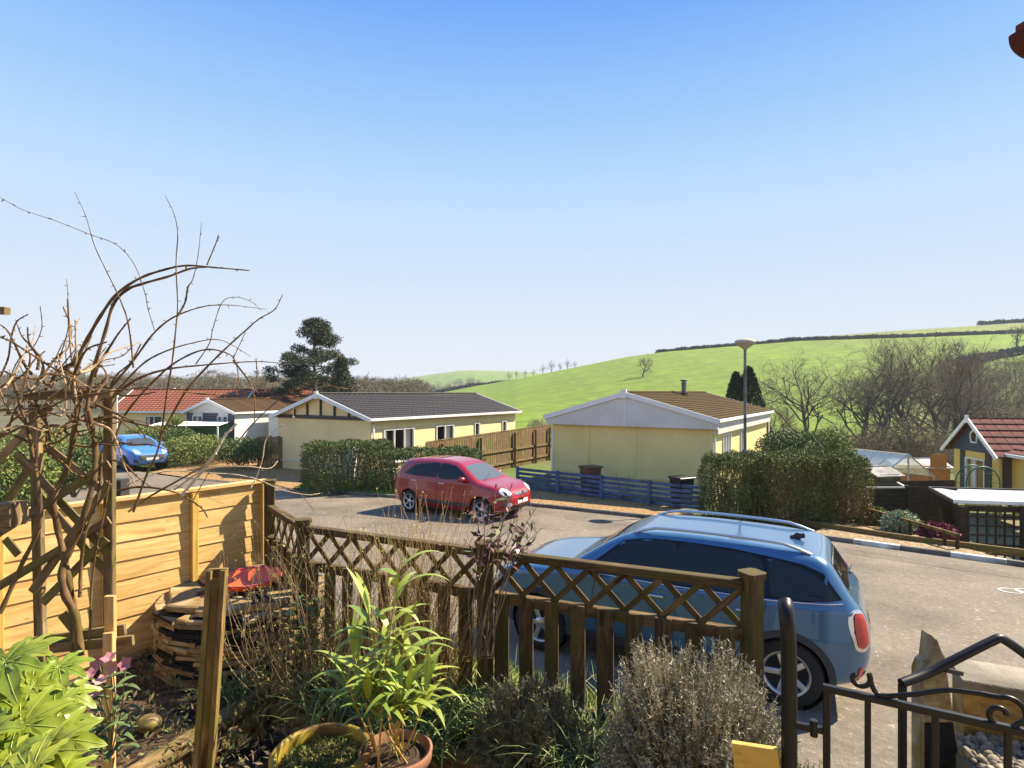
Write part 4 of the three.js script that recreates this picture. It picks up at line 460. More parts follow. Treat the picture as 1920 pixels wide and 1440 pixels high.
    const me = new THREE.Mesh(g, m); me.name = name; me.castShadow = me.receiveShadow = true; parent.add(me); return me;
  };
  const line = (name, q, m, s, r = .006, off = 0, axis = 'z') => { const P = []; for (let k = 0; k < q.length - 1; k++) for (let j = 0; j < 6; j++) { const a = mix(q[k][0], q[k + 1][0], j / 6), b = mix(q[k][1], q[k + 1][1], j / 6); P.push(axis === 'z' ? V(a, b, s * (zAt(a, b) + off)) : V(a, yAt(a, b) + off, b)); } const l = q[q.length - 1]; P.push(axis === 'z' ? V(l[0], l[1], s * (zAt(...l) + off)) : V(l[0], yAt(...l) + off, l[1])); return mb().tube(P, r, r, 5).build(name, m, car); };
  // wheels
  for (const wx of o.wheels) for (const s of [-1, 1]) {
    const w = new THREE.Group(); w.name = 'wheel'; w.position.set(wx, o.wr, s * (half(wx, .6) - .12)); w.rotation.x = s * PI / 2; car.add(w); const R = o.wr, r = R * .66;
    mb().lathe([[r, -.1], [R * .93, -.1], [R * .99, -.06], [R, 0], [R * .99, .06], [R * .93, .1], [r + .015, .105], [r, .09]], V(0, 0, 0), 36).build('tyre', o.tyre, w);
    const rm = mb(); rm.lathe([[r, .09], [r - .012, .095], [r - .03, .05], [r - .04, -.06], [.02, -.06]], V(0, 0, 0), 36); rm.build('rim', o.rimIn, w); const sp = mb(), ns = o.spokes; for (let k = 0; k < ns; k++) { const a = k / ns * 2 * PI; for (const e of o.twin ? [-.10, .10] : [0]) sp.beam(V(Math.cos(a) * .03, .062, Math.sin(a) * .03), V(Math.cos(a + e) * (r - .012), .072, Math.sin(a + e) * (r - .012)), o.twin ? .022 : .055, .03, V(0, 1, 0), .2); } sp.lathe([[.065, .05], [.06, .085], [.001, .09]], V(0, 0, 0), 16); sp.lathe([[r, .098], [r - .022, .098], [r - .026, .06]], V(0, 0, 0), 36); sp.build('spokes', o.rim, w);
  }
  for (const s of [-1, 1]) {
    for (const wx of o.wheels) { if (o.clad) { const b = mb(), n = 26; for (let k = 0; k <= n; k++) { const a = -.12 + (PI + .24) * k / n; for (const [r, e] of [[o.arch - .012, -.04], [o.arch - .004, .018], [o.arch + .05, .02], [o.arch + .062, -.004]]) { const x = wx + Math.cos(a) * r, y = Math.max(.19, o.wr + Math.sin(a) * r); const z = zAt(x, clamp(y, .34, 1)) + e; b.v(V(x, y, s * z), V(Math.cos(a) * .3, .2, s).normalize(), k, 0); } if (k) { const q = b.p.length / 3 - 8; for (let j = 0; j < 3; j++) b.i.push(q + j, q + j + 1, q + j + 5, q + j, q + j + 5, q + j + 4); } } b.build('arch_trim', o.clad, car); } const lin2 = mb(); lin2.lathe([[.001, 0], [o.arch - .005, 0], [o.arch - .005, .3]], V(0, 0, 0), 24); const l = lin2.build('arch_liner', mat.dark, car); l.position.set(wx, o.wr, s * .53); l.rotation.x = s * PI / 2; }
    if (o.clad) patch('sill_trim', o.sill, o.clad, 'z', .012, s, car, 2);
    for (const g of o.band || []) patch('pillar_panel', g, o.gloss, 'z', .002, s, car, 2); for (const g of o.glass) patch('side_window', g, mat.glassD, 'z', .006, s);
    for (const g of o.trim || []) line('window_trim', g, o.chrome, s, .008, .006);
    for (const g of o.seams) line('door_seam', g, mat.dark, s, .0055, .0);
    for (const [x, y] of o.handles) { const z = zAt(x, y); mb().beam(V(x - .1, y, s * (z + .025)), V(x + .1, y, s * (z + .025)), .02, .024, V(0, 1, 0), .3).build('door_handle', o.handleM || o.chrome, car); }
    { const [x, y] = o.mirror, z = zAt(x, y) + .12, mg = new THREE.SphereGeometry(1, 20, 14), b = mb(); b.geo(mg, new THREE.Matrix4().compose(V(x, y + .05, s * z), new THREE.Quaternion(), V(.09, .075, .12))); const mm = b.build('mirror', o.mirrorM || paint, car); mb().beam(V(x, y, s * (z - .15)), V(x, y + .03, s * (z - .05)), .05, .03).build('mirror_stalk', mat.dark, mm); mb().geo(new THREE.CircleGeometry(.075, 18), new THREE.Matrix4().makeRotationY(-PI / 2).setPosition(x - .085, y + .05, s * z)).build('mirror_glass', mat.glassD, mm); }
    for (const [nm, poly, m, ax, off, d2] of o.lamps) patch(nm, ax === 'z' ? poly : poly.map(q => [q[0] * s, q[1]]), m, ax, off, ax === 'z' ? s : d2);
  }
  for (const [nm, poly, m, ax, off, d2] of o.panels) patch(nm, poly, m, ax, off, d2 ?? 1, car, 2);
  for (const [q, r] of o.topSeams || []) line('panel_seam', q, mat.dark, 1, r, -.001, 'y');
  o.extra && o.extra(car, { zAt, yAt, xAt, patch, line }); return car;
}
const chrome = M(.75, .75, .76, .18, { metalness: 1 }), tyre = M(.018, .018, .018, .85), rimIn = M(.06, .06, .065, .5), alloy = M(.62, .62, .63, .3, { metalness: .8 }), lensC = MP(.75, .77, .8, .08, { clearcoat: 1 }), lensR = MP(.55, .012, .012, .12, { clearcoat: 1 }), plastic = M(.035, .035, .037, .65);
const wiperOf = (car, P) => mb().tube(P, .008, .006, 5).build('wiper', mat.dark, car);
const circ = (cx, cy, rx, ry, n = 10) => Array.from({ length: n }, (_, k) => [cx + Math.cos(k / n * 2 * PI) * rx, cy + Math.sin(k / n * 2 * PI) * ry]);
{ // blue crossover parked by the picket fence
  const pa = GP(1507, 1335), cx = 1.91, cd = 7.12;
  makeCar({ name: 'parked_car', label: 'blue estate-style hatchback with silver roof rails parked behind the picket fence', pos: [cx, roadY(cx, cd) + .045, -cd], turn: Math.atan2(.476, -.88), len: 4.3, res: 116, wr: .335, wheels: [1.335, -1.335], arch: .375, round: .10, paint: MP(.045, .135, .26, .32, { clearcoat: 1, clearcoatRoughness: .04, metalness: .3 }), tyre, rim: alloy, rimIn, spokes: 5, clad: plastic, chrome, gloss: MP(.008, .008, .008, .3, { specularIntensity: .5 }), band: [[[.80, 1.045], [.36, 1.395], [.1, 1.445], [-.3, 1.455], [-.8, 1.445], [-1.2, 1.41], [-1.48, 1.375], [-1.66, 1.31], [-1.82, 1.09], [-1.5, 1.05], [-.7, 1.03], [.3, 1.025]]],
    side: [[-1.92, .26], [-2.04, .42], [-2.07, .62], [-2.05, .85], [-1.98, .99], [-1.89, 1.1], [-1.76, 1.32], [-1.67, 1.43], [-1.5, 1.47], [-1.0, 1.50], [-.3, 1.515], [.22, 1.49], [.45, 1.42], [.78, 1.22], [1.02, 1.055], [1.15, 1.03], [1.6, .98], [1.93, .9], [2.07, .78], [2.14, .58], [2.13, .4], [2.0, .25], [1.0, .2], [-1.0, .2]],
    plan: [[-2.1, .55], [-2.02, .64], [-1.9, .76], [-1.68, .865], [-1.2, .905], [0, .90], [1.2, .905], [1.6, .875], [1.9, .78], [2.06, .66], [2.15, .52]], inset: [[.2, .06], [.4, .01], [.7, 0], [.98, .03], [1.1, .085], [1.3, .185], [1.45, .26], [1.55, .32]],
    sill: [[-1.0, .22], [-1.0, .38], [1.0, .38], [1.0, .22]],
    glass: [[[.72, 1.06], [.34, 1.37], [.1, 1.42], [-.22, 1.43], [-.22, 1.05], [.3, 1.04]], [[-.29, 1.05], [-.29, 1.43], [-.75, 1.42], [-1.08, 1.38], [-1.12, 1.06], [-.7, 1.045]], [[-1.2, 1.07], [-1.17, 1.37], [-1.42, 1.35], [-1.6, 1.28], [-1.77, 1.1], [-1.5, 1.065]]],
    trim: [[[.78, 1.035], [0, 1.02], [-1.2, 1.03], [-1.82, 1.06]]],
    seams: [[[.62, 1.02], [.66, .8], [.6, .42], [-.2, .4], [-.27, .6], [-.26, 1.03]], [[-.27, .4], [-.85, .4], [-1.0, .72], [-1.13, .86], [-1.16, 1.04]], [[1.0, 1.02], [.95, .75]]], handles: [[-.05, .9], [-.98, .9]], mirror: [.62, 1.06],
    lamps: [['headlight', circ(.60, .78, .13, .12), lensC, 'x', .006, 1], ['tail_light_frame', [[.58, .66], [.585, .93], [.64, 1.0], [.735, .99], [.76, .85], [.74, .66], [.66, .61]], chrome, 'x', .006, -1], ['tail_light', [[.61, .68], [.615, .93], [.66, .97], [.72, .96], [.735, .85], [.72, .68], [.67, .645]], lensR, 'x', .014, -1], ['reflector', [[.66, .36], [.66, .45], [.7, .45], [.7, .36]], lensR, 'x', .012, -1]],
    panels: [['windscreen', [[.98, -.62], [1.0, 0], [.98, .62], [.56, .53], [.52, 0], [.56, -.53]], MP(.05, .06, .065, .04, { specularIntensity: 1 }), 'y', .004], ['rear_window', [[-.5, 1.12], [.5, 1.12], [.45, 1.36], [-.45, 1.36]], mat.glassD, 'x', .005, -1], ['rear_bumper', [[-.66, .26], [.66, .26], [.66, .40], [-.66, .40]], plastic, 'x', .01, -1], ['number_plate', [[-.26, .68], [.26, .68], [.26, .79], [-.26, .79]], M(.75, .62, .08, .5), 'x', .012, -1], ['grille', [[-.45, .42], [.45, .42], [.5, .66], [-.5, .66]], plastic, 'x', .008, 1]],
    topSeams: [[[[-1.62, -.56], [-1.64, 0], [-1.62, .56]], .004], [[[.45, -.55], [.50, 0], [.45, .55]], .004], [[[1.95, -.5], [1.6, -.66], [1.06, -.72]], .004], [[[1.95, .5], [1.6, .66], [1.06, .72]], .004]],
    extra(car, { zAt, yAt }) {
      for (const s of [-1, 1]) { const P = []; for (let k = 0; k <= 14; k++) { const x = mix(.28, -1.55, k / 14), z = s * .555, y = yAt(x, z); P.push(V(x, y + .055 * Math.min(1, Math.sin(k / 14 * PI) * 2.5), z)); } mb().tube(P, .017, .017, 8).build('roof_rail', M(.66, .67, .68, .28, { metalness: .9 }), car); }
      const y = yAt(-1.38, 0), a = mb(); a.leaf(V(-1.33, y, 0), V(-1, .35, 0).normalize(), V(0, 0, 1), .16, .09, 0); a.beam(V(-1.33, y, 0), V(-1.47, y + .045, 0), .025, .05, V(0, 1, 0)); a.build('aerial_fin', mat.dark, car); mb().tube([V(-1.9, 1.17, .02), V(-1.93, 1.2, .25)], .014, .01, 6).build('rear_wiper', mat.dark, car); mb().tube([V(1.02, yAt(1.02, .5) + .02, .5), V(.86, yAt(.86, .1) + .02, 0)], .009, .007, 5).build('wiper', mat.dark, car);
    } });
}
{ // red hatchback
  const cx = -1.5, cd = 17.35;
  makeCar({ name: 'parked_car', label: 'red hatchback with silver alloy wheels parked against the far kerb', pos: [cx, roadY(cx, cd) + .01, -cd], turn: -Math.atan2(.53, .85), len: 4.25, res: 84, wr: .33, wheels: [1.285, -1.285], arch: .365, round: .14, paint: MP(.31, .004, .009, .3, { clearcoat: 1, clearcoatRoughness: .04 }), tyre, rim: alloy, rimIn, spokes: 5, twin: true, chrome,
    side: [[-1.95, .28], [-2.08, .45], [-2.12, .7], [-2.06, .95], [-1.95, 1.12], [-1.75, 1.4], [-1.62, 1.52], [-1.2, 1.575], [-.5, 1.6], [.1, 1.575], [.42, 1.49], [.8, 1.27], [1.12, 1.07], [1.3, 1.03], [1.75, .96], [2.0, .85], [2.1, .68], [2.12, .45], [2.0, .27], [1, .2], [-1, .2]],
    plan: [[-2.13, .55], [-2.0, .72], [-1.75, .84], [-1.2, .895], [0, .885], [1.2, .895], [1.6, .86], [1.9, .74], [2.1, .52]], inset: [[.2, .06], [.4, .01], [.7, 0], [1.0, .04], [1.15, .1], [1.35, .2], [1.5, .3], [1.6, .38]],
    glass: [[[.82, 1.12], [.4, 1.4], [.1, 1.46], [-.2, 1.47], [-.2, 1.1], [.4, 1.09]], [[-.28, 1.1], [-.28, 1.47], [-.8, 1.45], [-1.2, 1.38], [-1.45, 1.2], [-1.5, 1.13], [-.9, 1.1]]], trim: [], seams: [[[.72, 1.07], [.74, .8], [.66, .42], [-.18, .4], [-.24, .6], [-.24, 1.08]], [[-.26, .4], [-.9, .4], [-1.02, .72], [-1.3, .95], [-1.45, 1.1]]], handles: [[-.05, .95], [-1.05, .97]], mirror: [.72, 1.08],
    lamps: [['headlight', circ(.60, .83, .15, .105), lensC, 'x', .006, 1], ['fog_light', circ(.56, .5, .07, .055), lensC, 'x', .006, 1], ['tail_light', circ(.68, .9, .08, .12), lensR, 'x', .006, -1]],
    panels: [['windscreen', [[1.08, -.64], [1.12, 0], [1.08, .64], [.52, .52], [.46, 0], [.52, -.52]], MP(.10, .12, .13, .04, { specularIntensity: 1 }), 'y', .004], ['rear_window', [[-.5, 1.14], [.5, 1.14], [.45, 1.4], [-.45, 1.4]], mat.glassD, 'x', .005, -1], ['grille_bar', [[-.3, .73], [.3, .73], [.3, .79], [-.3, .79]], chrome, 'x', .012, 1], ['lower_grille', [[-.5, .34], [.5, .34], [.55, .46], [-.55, .46]], plastic, 'x', .008, 1], ['number_plate', [[-.26, .50], [.26, .50], [.26, .61], [-.26, .61]], M(.75, .75, .72, .5), 'x', .012, 1]],
    topSeams: [[[[2.0, -.4], [1.6, -.62], [1.2, -.7]], .005], [[[2.0, .4], [1.6, .62], [1.2, .7]], .005]],
    extra(car, { zAt, yAt }) { mb().tube([V(1.15, yAt(1.15, .45) + .02, .45), V(.95, yAt(.95, 0) + .02, -.1)], .01, .008, 5).build('wiper', mat.dark, car); for (const s of [-1, 1]) { const z = zAt(0, .45); mb().beam(V(-.85, .42, s * z), V(.85, .42, s * z), .02, .1).build('sill_trim', plastic, car); } mb().geo(new THREE.CircleGeometry(.055, 16), new THREE.Matrix4().makeRotationY(PI / 2).setPosition(2.115, .78, 0)).build('badge', chrome, car); } });
}
{ // blue hatchback on the left
  const f = GP(262, 883), cx = f.x - 1.15, cd = -f.z + 1.35;
  makeCar({ name: 'parked_car', label: 'bright blue hatchback with wide dark grille facing the road', pos: [cx, roadY(cx, cd) + .01, -cd], turn: -Math.atan2(.60, .80), len: 4.2, res: 76, wr: .34, wheels: [1.29, -1.29], arch: .375, round: .13, paint: MP(.05, .20, .60, .3, { clearcoat: 1, clearcoatRoughness: .04 }), tyre, rim: rimIn, rimIn, spokes: 5, twin: true, chrome,
    side: [[-1.95, .3], [-2.06, .5], [-2.1, .75], [-2.04, 1.0], [-1.85, 1.18], [-1.6, 1.4], [-1.3, 1.5], [-.5, 1.545], [.1, 1.52], [.42, 1.43], [.8, 1.22], [1.1, 1.05], [1.35, 1.0], [1.8, .92], [2.0, .82], [2.1, .62], [2.1, .42], [2.0, .28], [1, .22], [-1, .22]],
    plan: [[-2.13, .55], [-2.0, .72], [-1.75, .85], [-1.2, .905], [0, .885], [1.2, .905], [1.6, .87], [1.9, .74], [2.1, .54]], inset: [[.2, .06], [.4, .01], [.7, 0], [1.0, .05], [1.15, .12], [1.35, .23], [1.5, .34]],
    glass: [[[.8, 1.1], [.4, 1.36], [.1, 1.41], [-.25, 1.42], [-.25, 1.09], [.4, 1.08]], [[-.33, 1.1], [-.33, 1.42], [-.8, 1.4], [-1.15, 1.33], [-1.35, 1.18], [-.9, 1.1]]], trim: [], seams: [[[.72, 1.05], [.74, .8], [.66, .42], [-.24, .4], [-.29, .6], [-.29, 1.08]]], handles: [[-.05, .94], [-1.0, .96]], handleM: mat.dark, mirror: [.7, 1.06],
    lamps: [['headlight', [[.44, .80], [.5, .93], [.62, .97], [.7, .92], [.68, .82], [.58, .77]], lensC, 'x', .006, 1], ['intake', [[.52, .36], [.7, .40], [.7, .55], [.6, .5]], plastic, 'x', .008, 1], ['tail_light', circ(.68, .95, .1, .08), lensR, 'x', .006, -1]],
    panels: [['windscreen', [[1.06, -.64], [1.1, 0], [1.06, .64], [.5, .52], [.44, 0], [.5, -.52]], MP(.06, .07, .08, .04, { specularIntensity: 1 }), 'y', .004], ['rear_window', [[-.5, 1.14], [.5, 1.14], [.45, 1.4], [-.45, 1.4]], mat.glassD, 'x', .005, -1], ['grille', [[-.5, .46], [.5, .46], [.56, .72], [-.56, .72]], plastic, 'x', .008, 1], ['number_plate', [[-.26, .48], [.26, .48], [.26, .60], [-.26, .60]], M(.55, .56, .58, .5), 'x', .016, 1]], topSeams: [] });
}
// ---------------------------------------------------------------- vegetation
const rdir = () => { const z = rr(-1, 1), a = rnd() * 2 * PI, q = Math.sqrt(1 - z * z); return V(q * Math.cos(a), z, q * Math.sin(a)); };
const pick = a => a[Math.floor(rnd() * a.length)], jit = (c, s = .25) => { const k = 1 + rr(-s, s); return c.map(x => x * k); };
const landHit = (px, py) => { for (let d = 60; d < 420; d += 1) { const p = onLand(px, d); if (HZ - (p.y - EYE) / d * F <= py) return p; } return onLand(px, 250); };
function bareTree(o) { // o: h, r, spread, depth, twig, col ; returns builder at origin
  const b = mb(); b.col = o.col;
  const grow = (p, dir, len, r, dep) => {
    const n = dep < 2 ? 4 : 3, P = [p]; let d = dir.clone(), q = p; for (let k = 0; k < n; k++) { d = d.clone().add(rdir().multiplyScalar(o.wob ?? .16)).add(V(0, o.up ?? .06, 0)).normalize(); q = q.clone().addScaledVector(d, len / n); P.push(q); }
    b.col = jit(dep > 2 ? o.tcol || o.col : o.col, .15); b.tube(P, r, r * .62, dep < 1 ? 8 : dep < 3 ? 5 : 3, 0, false);
    if (dep >= o.depth) { for (let k = 0; k < o.twig; k++) { const s = P[1 + Math.floor(rnd() * (n))], e = d.clone().add(rdir().multiplyScalar(.9)).normalize(), L = len * rr(.25, .7); b.tube([s, s.clone().addScaledVector(e, L * .5).add(rdir().multiplyScalar(L * .06)), s.clone().addScaledVector(e, L)], r * .42, r * .16, 3, 0, false); } return; }
    const kids = dep === 0 ? o.kids0 ?? 6 : rr(0, 1) < .5 ? 3 : 4;
    for (let k = 0; k < kids; k++) { const t = dep === 0 ? mix(.35, 1, k / (kids - 1)) : rr(.4, 1), pi = clamp(t * n, 0, n - .01), i0 = Math.floor(pi), s = P[i0].clone().lerp(P[i0 + 1], pi - i0), side = rdir(); side.addScaledVector(d, -side.dot(d)).normalize(); const e = d.clone().multiplyScalar(k === kids - 1 ? 1 : o.spread ? 1 / o.spread : .9).add(side.multiplyScalar(k === kids - 1 ? .25 : 1)).normalize(); grow(s, e, len * (dep === 0 ? rr(.42, .62) * (1.25 - t * .4) : rr(.55, .78)), r * (dep === 0 ? .45 : .6) * (1.1 - .3 * t), dep + 1); }
  };
  grow(V(0, 0, 0), V(0, 1, 0), o.h * .55, o.r, 0); return b;
}
const bark1 = [.12, .10, .07], twig1 = [.135, .115, .075];
const proto = [bareTree({ h: 15, r: .26, spread: 1.25, depth: 4, twig: 11, col: bark1, tcol: twig1, kids0: 10, wob: .24, up: .03 }), bareTree({ h: 14, r: .24, spread: 1.1, depth: 4, twig: 11, col: bark1, tcol: [.155, .115, .075], kids0: 11, wob: .22, up: .05 }), bareTree({ h: 10, r: .35, spread: 1.4, depth: 4, twig: 5, col: bark1, tcol: twig1, kids0: 8, up: .02 })].map(b => b.make());
function tree(name, label, g, pos, s, group, m = mat.twig) { const o = thing(name, label, 'tree', pos.toArray(), rnd() * 6, group), me = new THREE.Mesh(g, m); me.name = 'branches'; me.castShadow = me.receiveShadow = true; me.scale.setScalar(s); o.add(me); return o; }
for (const [px, d, top, k, label] of [[1503, 66, 668, 0, 'slender bare alder left of the tall group behind the hedge'], [1622, 64, 650, 0, 'broad bare alder with spreading limbs behind the greenhouse'], [1712, 66, 636, 1, 'tallest bare alder above the greenhouse'], [1752, 70, 640, 1, 'bare alder with reddish twigs beside the tallest one'], [1800, 72, 690, 0, 'low bare tree left of the ochre cottage roof'], [1870, 62, 720, 0, 'bare tree behind the ochre cottage'], [1450, 58, 760, 1, 'small bare tree by the end of the yellow bungalow'], [1660, 60, 660, 0, 'dense bare alder between the broad and the tallest one'], [1775, 60, 665, 1, 'dense reddish bare tree right of the tallest alder'], [1835, 82, 690, 0, 'far bare tree above the garden arch']]) { const p = onLand(px, d), h = EYE + (HZ - top) / F * d - p.y; tree('bare_tree', label, proto[k], p, h / 13.2, 'bare valley trees'); }
for (const [px, py, top, label] of [[1205, 708, 662, 'lone bare oak in the green hillside field'], [1906, 655, 600, 'bare tree on the hill edge above the ochre cottage'], [1800, 676, 634, 'bare tree at the bottom corner of the hill field']]) { const p = landHit(px, py), d = -p.z, h = (py - top) / F * d; tree('bare_tree', label, proto[2], p, h / 10.5); }
const small = bareTree({ h: 10, r: .3, spread: 1.2, depth: 3, twig: 6, col: bark1, tcol: twig1, kids0: 7 }).make();
for (let k = 0; k < 9; k++) { const px = [955, 968, 985, 1000, 1018, 1034, 1050, 1064, 1078][k], p = onLand(px, 268), h = rr(3.2, 5.5); tree('bare_tree', 'small bare tree in the row on the hill skyline', small, p, h / 9, 'skyline trees on the hill'); }
{ // far woods, scrub: masses nobody could count
  const lo = bareTree({ h: 9, r: .16, spread: 1.1, depth: 2, twig: 7, col: [.15, .12, .085], kids0: 7 }); for (let k = 0; k < 260; k++) { lo.col = jit([.19, .15, .10], .3); const p = rdir().multiply(V(2.6, 2.6, 2.6)).add(V(0, 6, 0)); lo.leaf(p, rdir().add(V(0, .6, 0)).normalize(), rdir(), rr(.5, 1.2), rr(.05, .12)); } const lg = lo.make();
  const inst = (name, label, n, fn, g, m) => { const im = new THREE.InstancedMesh(g, m, n), M4 = new THREE.Matrix4(), Q = new THREE.Quaternion(), cc = new THREE.Color(); for (let k = 0; k < n; k++) { const [p, s, c, sy] = fn(k); Q.setFromAxisAngle(V(0, 1, 0), rnd() * 6.28); M4.compose(p, Q, V(s, s * (sy || 1), s)); im.setMatrixAt(k, M4); im.setColorAt(k, cc.setRGB(...c)); } im.name = numbered(name); im.castShadow = im.receiveShadow = true; scene.add(tag(im, label, 'woodland', null, 'stuff')); };
  inst('woodland', 'brown leafless woodland covering the distant slopes', 2600, k => { const px = rr(-500, 800), d = rr(110, 440) * (px > 640 ? .9 : 1); return [onLand(px, d), rr(.5, .95), jit([.9, .95, .85], .3)]; }, lg, mat.twig);
  inst('woodland', 'grey wooded ridge behind the cream bungalow roof', 500, k => { const px = rr(640, 900), d = rr(380, 640); return [onLand(px, d), rr(.7, 1.2), jit([.85, .95, .9], .3)]; }, lg, mat.twig);
  inst('scrub', 'brown scrub thicket along the valley bottom', 560, k => { const px = rr(1000, 2100), d = px < 1440 ? rr(70, 90) : rr(44, 90); return [onLand(px, d), rr(.22, .5), jit([1, .95, .8], .3)]; }, lg, mat.twig);
  inst('scrub', 'dark scrub and hedge trees right of the hill field', 420, k => { const px = rr(1760, 2100), d = rr(95, 190); return [onLand(px, d), rr(.25, .6), jit([.8, .85, .75], .3)]; }, lg, mat.twig);
  // hedge lines on the hill
  const blob = mb(); for (let k = 0; k < 160; k++) { blob.col = jit([.07, .075, .04], .4); const p = rdir().multiplyScalar(.9); p.y = Math.abs(p.y) * 1.1; blob.leaf(p, rdir(), rdir(), rr(.3, .7), rr(.2, .4)); } const bg = blob.make();
  const hedgeLine = (label, f, n, s0) => { const P = []; for (let k = 0; k < n; k++) P.push(f(k / n)); inst('hedgerow', label, n, k => [P[k], rr(.8, 1.3) * s0, jit([1, 1, 1], .2)], bg, mat.leaf); };
  hedgeLine('dark hedgerow between the two hill fields', t => onLand(mix(1235, 2100, t), 262), 330, 1.15); hedgeLine('hedgerow on the highest skyline', t => onLand(mix(1840, 2100, t), 345), 60, 1.6); hedgeLine('hedgerow on the left shoulder of the hill', t => onLand(mix(800, 960, t), 300), 60, 1.3); hedgeLine('hedge bank dropping from the hill tree', t => landHit(mix(1800, 1960, t), mix(684, 655, t)), 60, 1.6);
}
// leafy crowns
function leaves(b, n, f, L, w, pal) { for (let k = 0; k < n; k++) { const [p, nrm] = f(); b.col = jit(pick(pal), .3); b.leaf(p, rdir().addScaledVector(nrm, .7).normalize(), rdir().add(nrm).normalize(), rr(.6, 1.3) * L, rr(.6, 1.3) * w); } }
const ball = (c, r) => () => { const u = rdir(), q = Math.pow(rnd(), .4); return [c.clone().add(V(u.x * r.x * q, u.y * r.y * q, u.z * r.z * q)), u]; };
{ // tall evergreen behind the cream bungalow
  const d = 46, p = onLand(588, d), top = 9.2, o = thing('evergreen_tree', 'tall dark evergreen with ragged layered crown behind the cream bungalow', 'tree', p.toArray()), b = mb(), t = mb(); t.tube([V(0, 0, 0), V(.1, 4, 0), V(0, top - .6, 0)], .28, .05, 8); const pal = [[.035, .05, .022], [.05, .065, .028], [.03, .04, .02], [.07, .08, .03]];
  for (let k = 0; k < 125; k++) { const y = mix(1.0, top, Math.pow(rnd(), 1.05)), R = lin([[1, 2.6], [3, 3.2], [5.5, 2.7], [7.5, 1.5], [9.2, .3]], y) * rr(.35, 1.3), a = rnd() * 6.28, c = V(Math.cos(a) * R, y + rr(-.2, .3), Math.sin(a) * R); t.tube([V(0, y - .4, 0), c], .05, .02, 4, 0, false); leaves(b, 330, ball(c, V(.62, .3, .62)), .17, .08, pal); } t.build('trunk', mat.barkG, o); b.build('crown', mat.leaf, o);
  const p2 = onLand(640, 44), o2 = thing('evergreen_tree', 'smaller conical dark conifer beside the ragged evergreen', 'tree', p2.toArray()), b2 = mb(); leaves(b2, 9000, () => { const y = 5.6 * Math.pow(rnd(), 1.2), a = rnd() * 6.28, r = (1.9 * (1 - y / 6) + .1) * Math.sqrt(rnd()) * (1 + .2 * Math.sin(a * 5 + y * 4)); return [V(Math.cos(a) * r, y + .6, Math.sin(a) * r), V(Math.cos(a), .3, Math.sin(a))]; }, .2, .08, pal); mb().tube([V(0, 0, 0), V(0, 5.5, 0)], .15, .03, 6).build('trunk', mat.barkG, o2); b2.build('crown', mat.leaf, o2);
  for (const [px, top2, w] of [[1380, 700, 1.6], [1404, 690, 2.0]]) { const dd = 36, q = onLand(px, dd), H = EYE + (HZ - top2) / F * dd - q.y, o3 = thing('cypress_tree', w < 1.8 ? 'shorter thinner dark cypress of the pair behind the yellow bungalow' : 'taller broader dark cypress standing right behind the street lamp', 'tree', q.toArray(), 0, 'cypress pair'), b3 = mb(); leaves(b3, 14000, () => { const y = H * rnd(), a = rnd() * 6.28, r = w * Math.pow(1 - y / H, .75) * (.75 + .25 * Math.sqrt(rnd())); return [V(Math.cos(a) * r, y, Math.sin(a) * r), V(Math.cos(a), .8, Math.sin(a))]; }, .2, .07, [[.025, .04, .02], [.04, .055, .022]]); mb().tube([V(0, 0, 0), V(0, H * .9, 0)], .12, .02, 6).build('trunk', mat.barkG, o3); b3.build('crown', mat.leaf, o3); }
}
